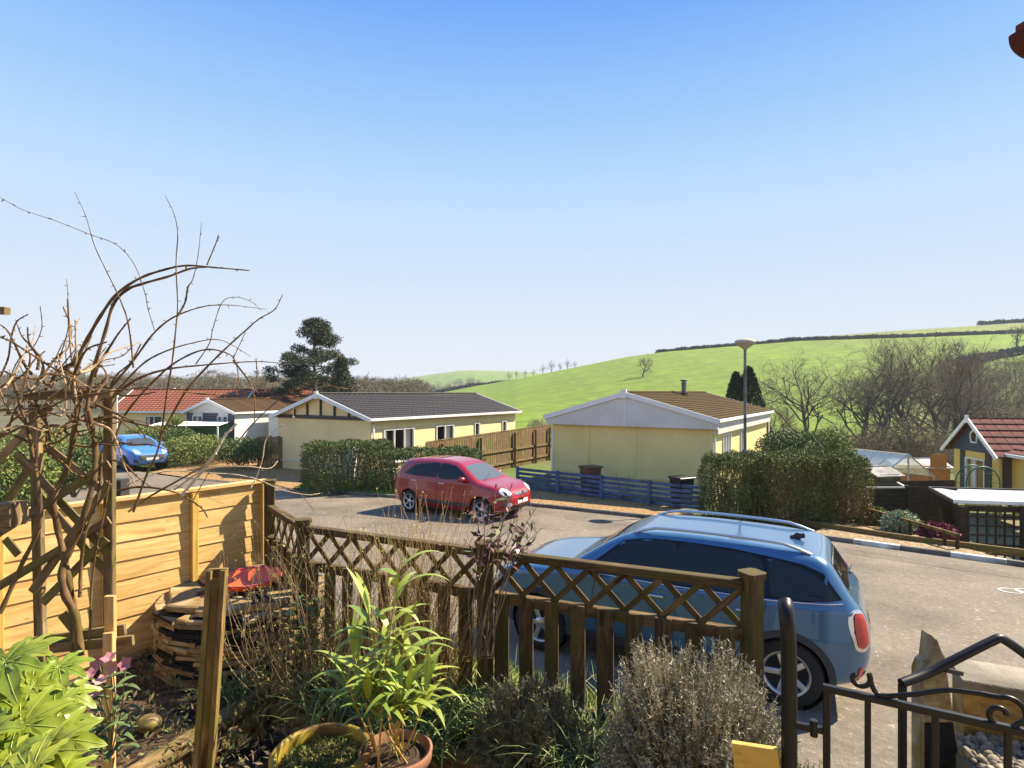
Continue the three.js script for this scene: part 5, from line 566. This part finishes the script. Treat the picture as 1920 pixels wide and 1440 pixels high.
function hedge(name, label, boxes, n, pal, L, w, brown) { // boxes: [cx,cy,cz,hx,hy,hz,turn]
  const o = thing(name, label, 'hedge'), b = mb(), core = mb(), tot = boxes.reduce((s, q) => s + q[3] * q[4] + q[3] * q[5] + q[4] * q[5], 0);
  for (const [cx, cy, cz, hx, hy, hz, tr] of boxes) { const rot = new THREE.Matrix4().makeRotationY(tr).setPosition(cx, cy, cz), nrmM = new THREE.Matrix4().makeRotationY(tr), m = Math.round(n * (hx * hy + hx * hz + hy * hz) / tot);
    for (let k = 0; k < 60; k++) { const bx = rr(-.85, .85) * hx, bz = rr(-.8, .8) * hz; core.tube([V(bx * .8, -hy, bz * .8).applyMatrix4(rot), V(bx + rr(-.15, .15), 0, bz + rr(-.15, .15)).applyMatrix4(rot), V(bx + rr(-.25, .25), hy * rr(.6, .95), bz + rr(-.2, .2)).applyMatrix4(rot)], .022, .008, 4); }
    for (let k = 0; k < m; k++) { const fx = hy * hz, fy = hx * hz, fz = hx * hy, pk = rnd() * (fx + fy + fz), sg = rnd() < .5 ? -1 : 1, aa = rr(-1, 1), bb = rr(-1, 1), u0 = pk < fx ? V(sg, aa, bb) : pk < fx + fy ? V(aa, Math.abs(sg), bb) : V(aa, bb, sg), ln = Math.pow(Math.pow(Math.abs(u0.x), 9) + Math.pow(Math.abs(u0.y), 9) + Math.pow(Math.abs(u0.z), 9), 1 / 9), s = u0.clone().divideScalar(ln), u = V(Math.pow(s.x, 3), Math.pow(s.y, 3), Math.pow(s.z, 3)).normalize(); const bump = 1 + .05 * Math.sin(s.x * 9 + cx) + .05 * Math.sin(s.z * 8 + s.y * 7) + (rnd() < .3 ? rr(-.4, 0) : rr(-.09, .03)), p = V(s.x * hx * bump, s.y * hy * bump, s.z * hz * bump).applyMatrix4(rot), nr = V(u.x / hx, u.y / hy, u.z / hz).normalize().applyMatrix4(nrmM); const br = brown ? brown(p) : 0; b.col = jit(rnd() < br ? pick([[.20, .10, .035], [.16, .085, .03]]) : pick(pal), .35); b.leaf(p, rdir().addScaledVector(nr, .9).normalize(), rdir().add(nr).normalize(), rr(.6, 1.4) * L, rr(.6, 1.3) * w); } }
  core.build('stems', M(.20, .15, .10, 1), o); b.build('foliage', mat.leaf, o); return o;
}
const gPal = [[.06, .10, .022], [.09, .13, .025], [.12, .15, .03], [.05, .08, .02]], yPal = [[.14, .19, .03], [.19, .22, .04], [.10, .14, .025], [.24, .24, .06]];
{
  const g1 = GP(590, 912), g2 = GP(735, 918), gy = -.55; hedge('clipped_hedge', 'rounded dark green clipped hedge at the gravel forecourt', [[W(652, 880, 21.4).x, gy + .75, -21.4, 1.55, .92, .9, .45]], 26000, gPal, .07, .035, p => .06); hedge('clipped_hedge', 'lower clipped hedge running behind the red car', [[W(800, 860, 21.3).x, gy + .62, -21.3, 2.0, .82, .7, .1]], 20000, gPal, .07, .035);
  hedge('clipped_hedge', 'big square conifer hedge with brown patch beside the lamp column', [[W(1392, 900, 17.3).x, .15, -17.3, 1.15, .95, .75, .5], [W(1490, 910, 16.8).x, .17, -16.8, 1.25, 1.0, .8, .25], [W(1557, 905, 17).x, .15, -17, .85, 1.0, .95, -.2]], 90000, [[.10, .13, .022], [.15, .17, .03], [.20, .21, .04], [.07, .09, .02]], .065, .028, p => sstep(.35, .65, fbm(p.x * 1.1 + 20, p.y * .9 + 7, 200, 3)) * .75 * sstep(1.4, .4, p.y));
  for (const [px, py, d, r, h, pal, label] of [[1515, 832, 24, .8, .5, yPal, 'loose yellow green shrub above the big hedge'], [1480, 838, 22, 1.2, .6, gPal, 'dark shrub between yellow bungalow and big hedge'], [1555, 838, 23, .9, .7, yPal, 'bright shrub behind the right end of the big hedge'], [370, 842, 29, 1.7, .7, yPal, 'loose yellow green shrub by the blue car'], [455, 845, 27.5, 1.4, .6, gPal, 'dark low evergreen shrub before the white garage'], [330, 830, 30.5, 1.2, .8, gPal, 'dark rounded shrub beside the bright blue car'], [285, 815, 33, 1.4, .5, yPal, 'pale garden shrub beyond the blue car'], [60, 850, 21, 1.6, 1.0, yPal, 'yellow green shrub seen through the trellis'], [140, 880, 17, .9, .6, gPal, 'dark green shrub low behind the trellis'], [20, 900, 13, .9, .7, yPal, 'leafy shrub beyond the golden fence by the trellis foot'], [190, 835, 30, 1.3, .7, gPal, 'green shrub beside the slim white pole'], [1690, 985, 15.3, .45, .35, [[.25, .30, .14], [.35, .38, .25]], 'silvery variegated shrub behind the rail fence'], [1760, 1000, 14.2, .4, .22, [[.16, .02, .035], [.2, .03, .05]], 'low crimson shrub by the rail fence'], [1640, 975, 16.4, .4, .35, yPal, 'yellow green plant by the big hedge end']]) { const p = W(px, py, d), g0 = d > 20 ? land(p.x, d) : p.y - .8, o = thing('garden_shrub', label, 'shrub', [p.x, p.y, p.z]), b = mb(); leaves(b, Math.round(5200 * r), ball(V(0, 0, 0), V(r, h, r)), .11, .05, pal); b.build('foliage', mat.leaf, o); const s = mb(); for (let k = 0; k < 7; k++) s.tube([V(rr(-.1, .1), g0 - p.y, rr(-.1, .1)), V(rr(-.5, .5) * r, 0, rr(-.5, .5) * r)], .025, .01, 4); s.build('stems', mat.barkG, o); }
  const cy = W(328, 800, 34), o = thing('spiky_plant', 'spiky yellow green cordyline in front of the pale yellow wall', 'plant', [cy.x, cy.y, cy.z]), b = mb(); for (let k = 0; k < 240; k++) { b.col = jit([.20, .24, .05], .3); b.leaf(V(0, -.1, 0), rdir().add(V(0, .55, 0)).normalize(), rdir(), rr(.6, 1.05), .06); } b.build('foliage', mat.leaf, o); mb().tube([V(0, -2.2, 0), V(0, 0, 0)], .09, .07, 6).build('trunk', mat.barkG, o);
}
// ---------------------------------------------------------------- foreground plants
{ // bare climber traced stem by stem
  const o = thing('bare_climber', 'bare twisting climber with long arching stems on the trellis', 'climber'), px = (q, d0, d1) => q.map(([x, y], k) => W(x, y, mix(d0, d1, k / (q.length - 1)) + .02 * Math.sin(k * 2.1)));
  const st = (q, d0, d1, r0, r1, m = mat.bark) => { const P = px(q, d0, d1), c = new THREE.CatmullRomCurve3(P), n = q.length * 5; const b = mb(); b.tube(c.getPoints(n), t => mix(r0, r1, t) * (1 + .12 * Math.sin(t * 60)), 0, 6, 0); for (let k = 1; k < n - 1; k += 3) { const p = c.getPoint(k / n), e = rdir(); b.tube([p, p.clone().addScaledVector(e, .012 + .01 * rnd())], r1 * 1.3 + .001, .0008, 4, 0, false); } return b.build('stem', m, o); };
  const stems = [
    [[[137, 687], [163, 637], [190, 590], [220, 550], [260, 523], [300, 508], [347, 498], [407, 502], [467, 507]], 3.1, 3.0, .011, .003], [[[163, 790], [167, 727], [180, 677], [197, 623], [213, 570], [240, 542], [267, 532], [317, 518], [360, 503], [393, 500]], 3.1, 3.0, .012, .004], [[[388, 497], [407, 450], [409, 440]], 3.0, 3.0, .004, .002], [[[97, 727], [110, 677], [128, 613], [127, 550], [125, 523]], 3.2, 3.2, .004, .0012], [[[135, 690], [128, 600], [126, 560]], 3.2, 3.2, .004, .002], [[[250, 690], [245, 637], [237, 593], [220, 550], [197, 503], [177, 460], [160, 403], [140, 360]], 3.0, 2.8, .005, .001], [[[0, 370], [40, 392], [107, 415], [170, 440], [217, 458], [250, 493], [272, 550], [277, 577], [290, 620]], 2.6, 3.0, .0012, .002],
    [[[250, 960], [275, 890], [297, 840], [313, 737], [323, 677], [330, 613], [333, 577], [330, 493], [333, 437], [327, 403], [310, 367]], 3.1, 2.9, .007, .0012], [[[333, 593], [347, 567], [353, 537], [360, 527], [370, 487], [378, 417]], 2.95, 2.95, .006, .001], [[[207, 727], [247, 680], [290, 623], [320, 598], [353, 583], [393, 573], [430, 572], [500, 580]], 3.1, 3.0, .007, .001], [[[213, 740], [267, 683], [307, 660], [353, 645], [410, 637], [470, 668]], 3.1, 3.1, .006, .0012], [[[205, 750], [253, 713], [310, 693], [377, 685], [480, 678], [540, 682]], 3.1, 3.2, .008, .0015], [[[213, 830], [233, 780], [300, 703], [333, 677], [377, 657], [413, 658], [437, 670], [447, 710], [443, 740]], 3.15, 3.1, .007, .002], [[[300, 820], [327, 770], [353, 727], [393, 683], [430, 647], [460, 620], [487, 597], [513, 582], [530, 553]], 3.2, 3.1, .007, .002], [[[437, 673], [460, 623]], 3.1, 3.1, .003, .002], [[[367, 683], [393, 643], [400, 613], [420, 563], [440, 557], [473, 567], [490, 582]], 3.1, 3.1, .003, .001], [[[437, 675], [470, 720], [477, 745], [477, 790]], 3.1, 3.1, .005, .002], [[[480, 672], [482, 700], [477, 735]], 3.1, 3.1, .003, .002], [[[345, 735], [400, 740], [443, 740], [490, 728]], 3.1, 3.1, .004, .002],
    [[[200, 925], [215, 922], [259, 913], [326, 922], [361, 940], [381, 956], [389, 970]], 3.5, 3.6, .009, .004], [[[240, 960], [276, 934], [343, 896], [384, 872], [428, 846], [472, 797], [515, 756], [559, 724], [600, 718], [635, 727], [673, 727], [692, 697]], 3.4, 3.8, .006, .0015], [[[340, 930], [381, 881], [402, 852], [422, 817], [444, 794]], 3.5, 3.5, .009, .007, M(.62, .52, .38, .9)], [[[238, 908], [308, 884], [384, 887], [442, 890], [483, 899], [530, 919], [582, 928], [600, 925]], 3.6, 3.9, .004, .002, M(.55, .42, .26, .9)], [[[470, 915], [480, 896], [492, 861], [501, 820], [547, 785], [550, 767]], 3.8, 3.8, .004, .002, M(.58, .46, .3, .9)], [[[326, 919], [384, 881], [466, 875], [507, 878], [521, 864]], 3.6, 3.7, .005, .003, M(.55, .42, .26, .9)], [[[361, 940], [378, 910], [395, 880]], 3.6, 3.6, .003, .002], [[[330, 910], [420, 945]], 3.6, 3.6, .002, .001], [[[480, 900], [560, 925], [590, 960]], 3.8, 3.9, .003, .0015],
    [[[150, 1230], [142, 1157], [121, 1111], [117, 1065], [137, 1019], [158, 965], [175, 902], [179, 840], [165, 770]], 3.0, 3.1, .022, .013], [[[140, 1230], [137, 1148], [129, 1090], [121, 1048], [108, 990], [100, 950], [104, 923], [125, 880], [140, 800], [150, 740]], 3.05, 3.1, .020, .012], [[[168, 1200], [172, 1100], [180, 1030], [196, 960], [205, 900]], 3.0, 3.0, .007, .004], [[[150, 1120], [152, 1060], [160, 1000], [185, 930], [190, 850]], 3.05, 3.1, .01, .007], [[[0, 1150], [40, 1060], [75, 980], [70, 900], [50, 800], [20, 700]], 2.9, 3.0, .012, .008], [[[150, 740], [135, 700], [120, 690], [137, 680]], 3.1, 3.1, .012, .006],
    [[[0, 632], [20, 640], [60, 665], [100, 690], [130, 702], [150, 730]], 2.9, 3.1, .004, .006], [[[0, 820], [60, 790], [120, 750], [200, 735], [280, 725]], 3.0, 3.0, .007, .003]];
  for (const s of stems) st(...s);
  for (let k = 0; k < 75; k++) { const x = rr(-40, 190), y = rr(690, 860), n = 5, q = [[x, y]]; let a = rr(-2.2, .4); for (let j = 1; j < n; j++) { a += rr(-.6, .6); q.push([q[j - 1][0] + Math.cos(a) * rr(18, 45), q[j - 1][1] + Math.sin(a) * rr(18, 45)]); } st(q, rr(2.9, 3.4), rr(2.9, 3.4), rr(.003, .010), rr(.0015, .004), pick([mat.bark, mat.bark, M(.40, .27, .14, .95)])); }
}
function stemBush(b, n, base, top, r0, cols, budCols, budN, wob = .08) { for (let k = 0; k < n; k++) { const p = base(), e = top(p), m = p.clone().lerp(e, .5).add(rdir().multiplyScalar(wob)); b.col = jit(pick(cols), .3); const P = new THREE.CatmullRomCurve3([p, m, e]).getPoints(7); b.tube(P, r0, r0 * .3, 3, 0, false); for (let j = 0; j < budN; j++) { const q = P[3 + Math.floor(rnd() * 5)] || e; b.col = jit(pick(budCols), .3); b.leaf(q.clone().add(rdir().multiplyScalar(.01)), rdir().add(V(0, .5, 0)).normalize(), rdir(), rr(.008, .02), rr(.004, .009)); } } }
{
  const s1 = thing('twiggy_shrub', 'twiggy shrub with tiny lime buds in front of the picket fence', 'shrub'), b = mb(); stemBush(b, 230, () => V(rr(-1.75, -1.0), .85, -rr(4.0, 4.35)), p => V(p.x + rr(-.5, .55), rr(1.2, 2.15), p.z + rr(-.3, .25)), .003, [[.32, .22, .10], [.24, .17, .09]], [[.30, .34, .05], [.38, .38, .08]], 12, .2); b.build('stems_and_buds', mat.leaf, s1);
  const s2 = thing('twiggy_shrub', 'dense straw coloured upright twiggy shrub left of the purple leaved shrub', 'shrub'), b2 = mb(); stemBush(b2, 460, () => V(rr(-.85, -.45), .85, -rr(3.85, 4.2)), p => V(p.x * 1 + rr(-.35, .42), rr(1.3, 2.32), p.z + rr(-.25, .25)), .0028, [[.42, .27, .10], [.34, .22, .09], [.48, .34, .14]], [[.40, .32, .06], [.45, .40, .1]], 6, .14); b2.build('stems_and_buds', mat.leaf, s2);
  // purple leaved shrub
  const s3 = thing('purple_shrub', 'shrub with dark purple leaves on bare stems beside the middle fence post', 'shrub'), sb = mb(), lg = (() => { const q = mb(); q.col = [1, 1, 1]; q.leaf(V(0, 0, 0), V(1, 0, 0), V(0, 1, 0), 1, .36, .2); return q.make(); })(), lm = [M(.10, .035, .045, .45), M(.13, .06, .05, .4), M(.10, .12, .03, .5), M(.17, .07, .075, .4)]; sb.col = [.2, .14, .09];
  const tips = [[930, 915], [955, 930], [985, 925], [1010, 945], [1000, 975], [970, 985], [940, 965], [905, 930], [890, 955], [1015, 990], [960, 905], [920, 1000], [880, 1020], [985, 1000], [1005, 1010]];
  for (const [x, y] of tips) { const d = rr(3.6, 3.9), P = [W(905 + rr(-25, 25), 1230, rr(3.7, 3.9)), W(908 + (x - 940) * .45 + rr(-12, 12), 1110, rr(3.7, 3.85)), W(mix(912, x, .55), mix(1110, y, .55), d), W(x, y, d)]; const c = new THREE.CatmullRomCurve3(P), pp = c.getPoints(12); sb.tube(pp, .0045, .002, 5, 0); for (let k = 0; k < 16; k++) { const p = c.getPoint(rr(.55, 1)), m = new THREE.Mesh(lg, pick(lm)); m.name = 'leaf'; m.position.copy(p); const L = rr(.05, .09); m.scale.set(L, L, L); m.quaternion.setFromUnitVectors(V(1, 0, 0), rdir().add(V(0, .25, 0)).normalize()); m.castShadow = m.receiveShadow = true; s3.add(m); } } sb.build('stems', mat.twig, s3);
}
const strap = (b, p, dir, L, w, droop, cup = .25, n = 7) => { // arching strap leaf with a keel
  let d = dir.clone().normalize(), q = p.clone(); const s = d.clone().cross(V(0, 1, 0)).normalize(); const base = b.p.length / 3; for (let k = 0; k <= n; k++) { const t = k / n, ww = w * (t < .35 ? mix(.45, 1, t / .35) : Math.pow(1 - (t - .35) / .65, .8)) + .0006, up = s.clone().cross(d).normalize(); b.v(q.clone().addScaledVector(s, ww / 2).addScaledVector(up, ww * cup), up, t * L, 0); b.v(q.clone(), up, t * L, .5); b.v(q.clone().addScaledVector(s, -ww / 2).addScaledVector(up, ww * cup), up, t * L, 1); if (k) { const a = base + k * 3; b.i.push(a - 3, a - 2, a, a, a - 2, a + 1, a - 2, a - 1, a + 1, a + 1, a - 1, a + 2); } q = q.clone().addScaledVector(d, L / n); d = d.clone().add(V(0, -droop / n * (1 + t), 0)).normalize(); } return b; };
{ // tall bamboo-like plant in the terracotta pot
  const o = thing('bamboo_plant', 'tall leafy bamboo-like plant with lance leaves in a terracotta pot', 'plant'), base = V((742 - 960) / F * 3.2, 1.0, -3.2), lm = [MP(.30, .37, .04, .5, { transmission: .3, thickness: 0 }), MP(.37, .43, .05, .5, { transmission: .3, thickness: 0 }), MP(.22, .31, .035, .5, { transmission: .3, thickness: 0 })], cane = wd(.55, .44, .18);
  const tips = [[752, 1000, 3.15], [690, 1090, 3.1], [665, 1180, 3.05], [760, 1130, 3.2], [700, 1220, 3.0], [745, 1240, 3.0], [780, 1200, 3.25], [650, 1230, 3.0], [800, 1240, 3.1], [720, 1160, 3.3], [765, 1250, 3.05], [690, 1260, 3.0]];
  tips.forEach(([x, y, d], ti) => { const e = W(x, y + 50, d), b0 = base.clone().add(V(rr(-.09, .09), 0, rr(-.08, .08))), c = new THREE.CatmullRomCurve3([b0, b0.clone().lerp(e, .5).add(V(rr(-.02, .02), 0, 0)), e]); mb().tube(c.getPoints(10), .006, .003, 6).build('cane', cane, o); const n = 10; for (let k = 0; k < n; k++) { const p = c.getPoint(mix(.6, 1, k / (n - 1))), a = rnd() * 6.28, up = k === n - 1 ? 1.8 : rr(.4, 1.3), b = mb(); strap(b, p, V(Math.cos(a), up, Math.sin(a) * .7), rr(.22, .36) * (k === n - 1 ? .8 : 1), rr(.036, .052), k === n - 1 ? .4 : rr(.6, 1.4), .2, 8); b.build('leaf', pick(lm), o); } });
}
const tuft = (name, label, c, n, spread, L, w, pal, cat = 'grass') => { const o = thing(name, label, cat, c.toArray()), b = mb(); for (let k = 0; k < n; k++) { b.col = jit(pick(pal), .3); const a = rnd() * 6.28; strap(b, V(rr(-1, 1) * spread, 0, rr(-1, 1) * spread), V(Math.cos(a), rr(.8, 2.4), Math.sin(a)), rr(.5, 1.1) * L, w, rr(.6, 2), .2, 6); } b.build('blades', mat.leaf, o); return o; };
tuft('grass_tuft', 'arching green grass tuft between the two grey bushes', V(.36, .85, -3.25), 260, .14, .62, .007, [[.17, .22, .06], [.24, .28, .09], [.12, .17, .05]]);
tuft('grass_tuft', 'green strappy clump under the bamboo-like plant', V(-.55, .84, -3.6), 190, .25, .5, .012, [[.15, .21, .05], [.20, .26, .06]]);
tuft('grass_tuft', 'upright thin leaved clump beside the stone planter', V(-1.42, .84, -4.15), 150, .08, .42, .006, [[.10, .16, .035], [.14, .2, .05]]); tuft('grass_tuft', 'dark strappy clump at the foot of the stone planter', V(-1.95, .82, -4.15), 90, .12, .36, .012, [[.10, .15, .04], [.15, .2, .05]]);
tuft('grass_tuft', 'green strap leaved clump before the twiggy shrubs', V(-1.05, .84, -3.98), 170, .3, .42, .013, [[.16, .22, .05], [.22, .27, .07]]); tuft('grass_tuft', 'bright grass clump against the middle fence post', V(-.3, .84, -3.8), 150, .18, .5, .01, [[.22, .28, .06], [.28, .32, .08]]); tuft('grass_tuft', 'yellowish grass clump below the right hand pickets', V(.5, .84, -3.5), 170, .2, .5, .008, [[.24, .27, .08], [.3, .3, .1]]);
tuft('grass_tuft', 'arching clump in front of the picket gaps', V(-.05, .84, -3.65), 150, .16, .55, .009, [[.2, .25, .07], [.14, .2, .05]]);
{ // grey leaved bushes
  const lav = (label, c, R, n, pal) => { const o = thing('lavender_bush', label, 'bush', c.toArray()), s = mb(), f = mb(); for (let k = 0; k < n; k++) { const u = rdir(); u.y = Math.abs(u.y) * .9 + .1; const q = rr(.72, 1) * (.78 + .5 * fbm(u.x * 2.2 + 31, u.z * 2.2 + u.y * 2 + 17, 200, 2)), e = V(u.x * R.x * q, u.y * R.y * q, u.z * R.z * q), p = V(e.x * .25, .0, e.z * .25); s.col = jit([.24, .17, .09], .3); s.tube([p, p.clone().lerp(e, .55).add(V(0, -.02, 0)), e], .0025, .0012, 3, 0, false); const dd = e.clone().sub(p).normalize(); for (let j = 0; j < 22; j++) { f.col = jit(pick(pal), .3); const t = rr(.8, 1.0), b0 = p.clone().lerp(e, t); f.leaf(b0, rdir().addScaledVector(dd, .9).normalize(), rdir(), rr(.014, .03), rr(.0035, .006)); } } s.build('stems', mat.twig, o); f.build('foliage', mat.leafT, o); };
  lav('large grey lavender bush against the right end of the picket fence', V(.93, .8, -2.98), V(.54, .9, .36), 3200, [[.44, .43, .33], [.36, .37, .25], [.54, .52, .42], [.32, .34, .18], [.26, .2, .12]]);
  lav('low grey green lavender bush left of the grass tuft', V(.12, .82, -3.42), V(.38, .5, .3), 1600, [[.18, .20, .11], [.24, .25, .15], [.15, .18, .07], [.18, .13, .07]]); lav('small lavender tuft right of the gate post', V(1.42, .75, -2.75), V(.2, .5, .2), 500, [[.24, .27, .12], [.2, .24, .1]]);
}
{ // big palmate leaves, bottom left
  const o = thing('fatsia_plant', 'bright yellow green plant with large lobed hand-shaped leaves', 'plant'), lm = [MP(.25, .31, .02, .4, { transmission: .2, thickness: 0 }), MP(.20, .27, .02, .4, { transmission: .2, thickness: 0 }), MP(.31, .35, .03, .4, { transmission: .2, thickness: 0 })], vm = M(.34, .40, .07, .5);
  const blade = () => { const b = mb(), v = mb(), lobes = 8; for (let k = 0; k < lobes; k++) { const a = mix(-2.45, 2.45, k / (lobes - 1)), L = mix(1, .55, Math.abs(a) / 2.45) * rr(.9, 1.05), n = 8, base = b.p.length / 3, dir = V(Math.cos(a), 0, Math.sin(a)), sd = V(-Math.sin(a), 0, Math.cos(a)), P = []; for (let j = 0; j <= n; j++) { const t = j / n, w = L * .175 * (t < .55 ? mix(.62, 1.08, t / .55) : Math.pow(1 - (t - .55) / .45, .7)) * (j % 2 ? 1.1 : .92) * (t === 0 ? .8 : 1) + .002, y = .16 * t - .34 * t * t * L, c = dir.clone().multiplyScalar(L * t).setY(y); P.push(c.clone().add(V(0, .012, 0))); b.v(c.clone().addScaledVector(sd, w).add(V(0, .05 * w / .19 + .02 * Math.sin(j * 2.3 + k), 0)), V(0, 1, 0), 0, 0); b.v(c, V(0, 1, 0), 0, 0); b.v(c.clone().addScaledVector(sd, -w).add(V(0, .05 * w / .19 + .02 * Math.sin(j * 1.9 + k), 0)), V(0, 1, 0), 0, 0); if (j) { const q = base + j * 3; b.i.push(q - 3, q, q - 2, q, q + 1, q - 2, q - 2, q + 1, q - 1, q + 1, q + 2, q - 1); } } v.tube(P, .010, .003, 4, 0, false); } const g = b.make(); g.computeVertexNormals(); return [g, v.make()]; };
  const pr = [blade(), blade(), blade()]; const spots = [[62, 1285, 2.1, .17], [10, 1240, 2.05, .16], [110, 1250, 2.25, .14], [40, 1360, 1.95, .17], [100, 1345, 2.05, .15], [20, 1420, 1.85, .17], [85, 1410, 1.9, .16], [125, 1300, 2.2, .14], [0, 1310, 2.0, .16], [60, 1450, 1.8, .17], [115, 1385, 2.0, .14], [-30, 1380, 1.9, .17], [-10, 1460, 1.8, .17], [140, 1345, 2.15, .12], [45, 1225, 2.3, .13], [110, 1460, 1.85, .15]], root = V(-1.85, .9, -2.1);
  for (const [x, y, d, s] of spots) { const L = new THREE.Group(); L.name = 'leaf'; const p = W(x, y, d); L.position.copy(p); { const nn = V(rr(-.35, .45), .85, rr(.25, .8)).normalize(), ax = V(rr(-.4, 1), -.15, rr(-.2, 1)); ax.addScaledVector(nn, -ax.dot(nn)).normalize(); L.quaternion.setFromRotationMatrix(new THREE.Matrix4().makeBasis(ax, nn, ax.clone().cross(nn))); } L.scale.setScalar(s * 1.2); const [g, v] = pick(pr), a = new THREE.Mesh(g, pick(lm)), c = new THREE.Mesh(v, vm); a.name = 'blade'; c.name = 'veins'; a.castShadow = a.receiveShadow = c.castShadow = true; L.add(a, c); o.add(L); mb().tube([root.clone().add(V(rr(-.08, .08), 0, rr(-.08, .08))), root.clone().lerp(p, .6).add(V(0, -.08, 0)), p], .006, .004, 6, 8).build('stalk', M(.36, .40, .08, .6), o); }
}
{ // hellebore with dusky pink flowers
  const o = thing('hellebore_plant', 'hellebore with dusky pink flowers beside the pale stake', 'plant'), pm = [M(.50, .22, .20, .7), M(.58, .30, .24, .7), M(.44, .17, .19, .7)], petal = mb(); for (let k = 0; k < 5; k++) { const a = k / 5 * 6.283; petal.leaf(V(0, 0, 0), V(Math.cos(a), .45, Math.sin(a)).normalize(), V(-Math.cos(a) * .4, 1, -Math.sin(a) * .4), .04, .036, .2); } const pg = petal.make(), root = W(205, 1430, 2.9);
  for (const [x, y] of [[170, 1265], [185, 1240], [205, 1235], [190, 1278], [236, 1245], [160, 1290], [212, 1250], [165, 1345], [150, 1395], [180, 1300], [130, 1330]]) { const p = W(x, y, rr(2.75, 2.9)), m = new THREE.Mesh(pg, pick(pm)); m.name = 'flower'; m.position.copy(p); m.rotation.set(rr(.3, 1.6), rr(0, 6), 0); m.castShadow = true; o.add(m); mb().tube([root, root.clone().lerp(p, .5).add(V(.02, .03, 0)), p], .004, .003, 5, 6).build('stalk', M(.25, .22, .1, .7), o); } const b = mb(); for (let k = 0; k < 70; k++) { b.col = jit([.09, .14, .04], .3); const p = W(rr(140, 235), rr(1270, 1420), rr(2.75, 3.0)), a = rnd() * 6.28; strap(b, p, V(Math.cos(a), .4, Math.sin(a)), rr(.07, .13), .03, 1, .2, 5); } b.build('foliage', mat.leaf, o);
}
{ // broad-leaved sprig, low bed plants, litter, rough grass
  const o = thing('broadleaf_sprig', 'glossy broad-leaved sprig growing beside the stone planter', 'plant'), b = mb(); mb().tube([V(-1.75, .85, -4.35), W(560, 1180, 4.25), W(548, 1130, 4.2)], .005, .003, 5, 8).build('stem', mat.bark, o); for (let k = 0; k < 42; k++) { b.col = jit(pick([[.10, .16, .04], [.16, .21, .06]]), .3); strap(b, W(rr(535, 600), rr(1130, 1230), rr(4.1, 4.3)), rdir().add(V(0, .4, 0)).normalize(), rr(.07, .11), .05, .8, .15, 5); } b.build('foliage', M(1, 1, 1, .4, { vertexColors: true }), o);
  const g = mb(); for (let k = 0; k < 9000; k++) { const x = rr(-3.2, 1.5), d = rr(3.0, 5.4); if (d > lin([[-3.4, 5.0], [-2.4, 5.3], [-1.7, 4.7], [-.18, 4.0], [1.7, 3.1]], x)) continue; g.col = jit(pick([[.12, .17, .04], [.08, .12, .03], [.17, .13, .06], [.2, .14, .07], [.15, .1, .05]]), .35); g.leaf(V(x, .83 + rr(0, .05), -d), rdir().add(V(0, .7, 0)).normalize(), rdir(), rr(.02, .07), rr(.008, .022)); } tag(g.build('ground_cover', mat.leaf), 'low weeds and leaf litter over the flower bed soil', 'ground cover', null, 'stuff');
  const r = mb(); for (let k = 0; k < 9000; k++) { const x = rr(-2.2, 1.7), a = lin([[-9, 9], [-2.4, 5.55], [-1.7, 4.7], [-.18, 4.05], [1.7, 3.1]], x), e = nearD(x), t = rnd(), d = mix(a, e, t), y = mix(.8, roadY(x, d), t); r.col = jit(pick([[.22, .28, .04], [.28, .32, .06], [.26, .22, .09], [.16, .22, .04]]), .3); r.leaf(V(x, y, -d), rdir().multiplyScalar(.5).add(V(0, 1, 0)).normalize(), rdir(), rr(.06, .2), rr(.006, .012)); } tag(r.build('rough_grass', mat.leaf), 'rough bright grass on the bank behind the pickets', 'grass', null, 'stuff');
  const gv = mb(); for (let k = 0; k < 9000; k++) { const x = rr(-8, -1), d = kerbD(x) + rr(.2, 2.2); gv.col = jit(pick([[.14, .26, .03], [.19, .30, .04]]), .3); gv.leaf(V(x, roadY(x, d) + .05, -d), rdir().multiplyScalar(.6).add(V(0, 1, 0)).normalize(), rdir(), rr(.05, .12), rr(.012, .02)); } tag(gv.build('verge_grass', mat.leaf), 'green grass blades under the clipped hedges', 'grass', null, 'stuff');
  const stn = tag(mb().geo(new THREE.IcosahedronGeometry(.075, 3), new THREE.Matrix4().makeScale(1, .75, .9)).build('painted_stone', M(.62, .64, .66, .6, { map: T.moss })), 'pale mottled stone ball lying in the flower bed', 'stone'); stn.position.copy(W(279, 1338, 3.75)); stn.position.y = .88;
  for (const [px, d, s] of [[1068, 21.1, .5], [1170, 20.1, .55], [1050, 21.6, .35]]) { const p = W(px, 920, d), o2 = thing('rose_bush', 'thin bare rose bush between blue fence and yellow wall', 'bush', [p.x, roadY(p.x, d), p.z], 0, 'bare roses behind the blue fence'), bb = mb(); stemBush(bb, 26, () => V(rr(-.05, .05), 0, rr(-.05, .05)), () => V(rr(-.5, .5), rr(.5, 1.1), rr(-.2, .2)).multiplyScalar(s * 1.6), .008, [[.20, .12, .08], [.14, .14, .06]], [[.2, .2, .06]], 6); bb.build('stems', mat.leaf, o2); }
}

renderer.render(scene, camera);
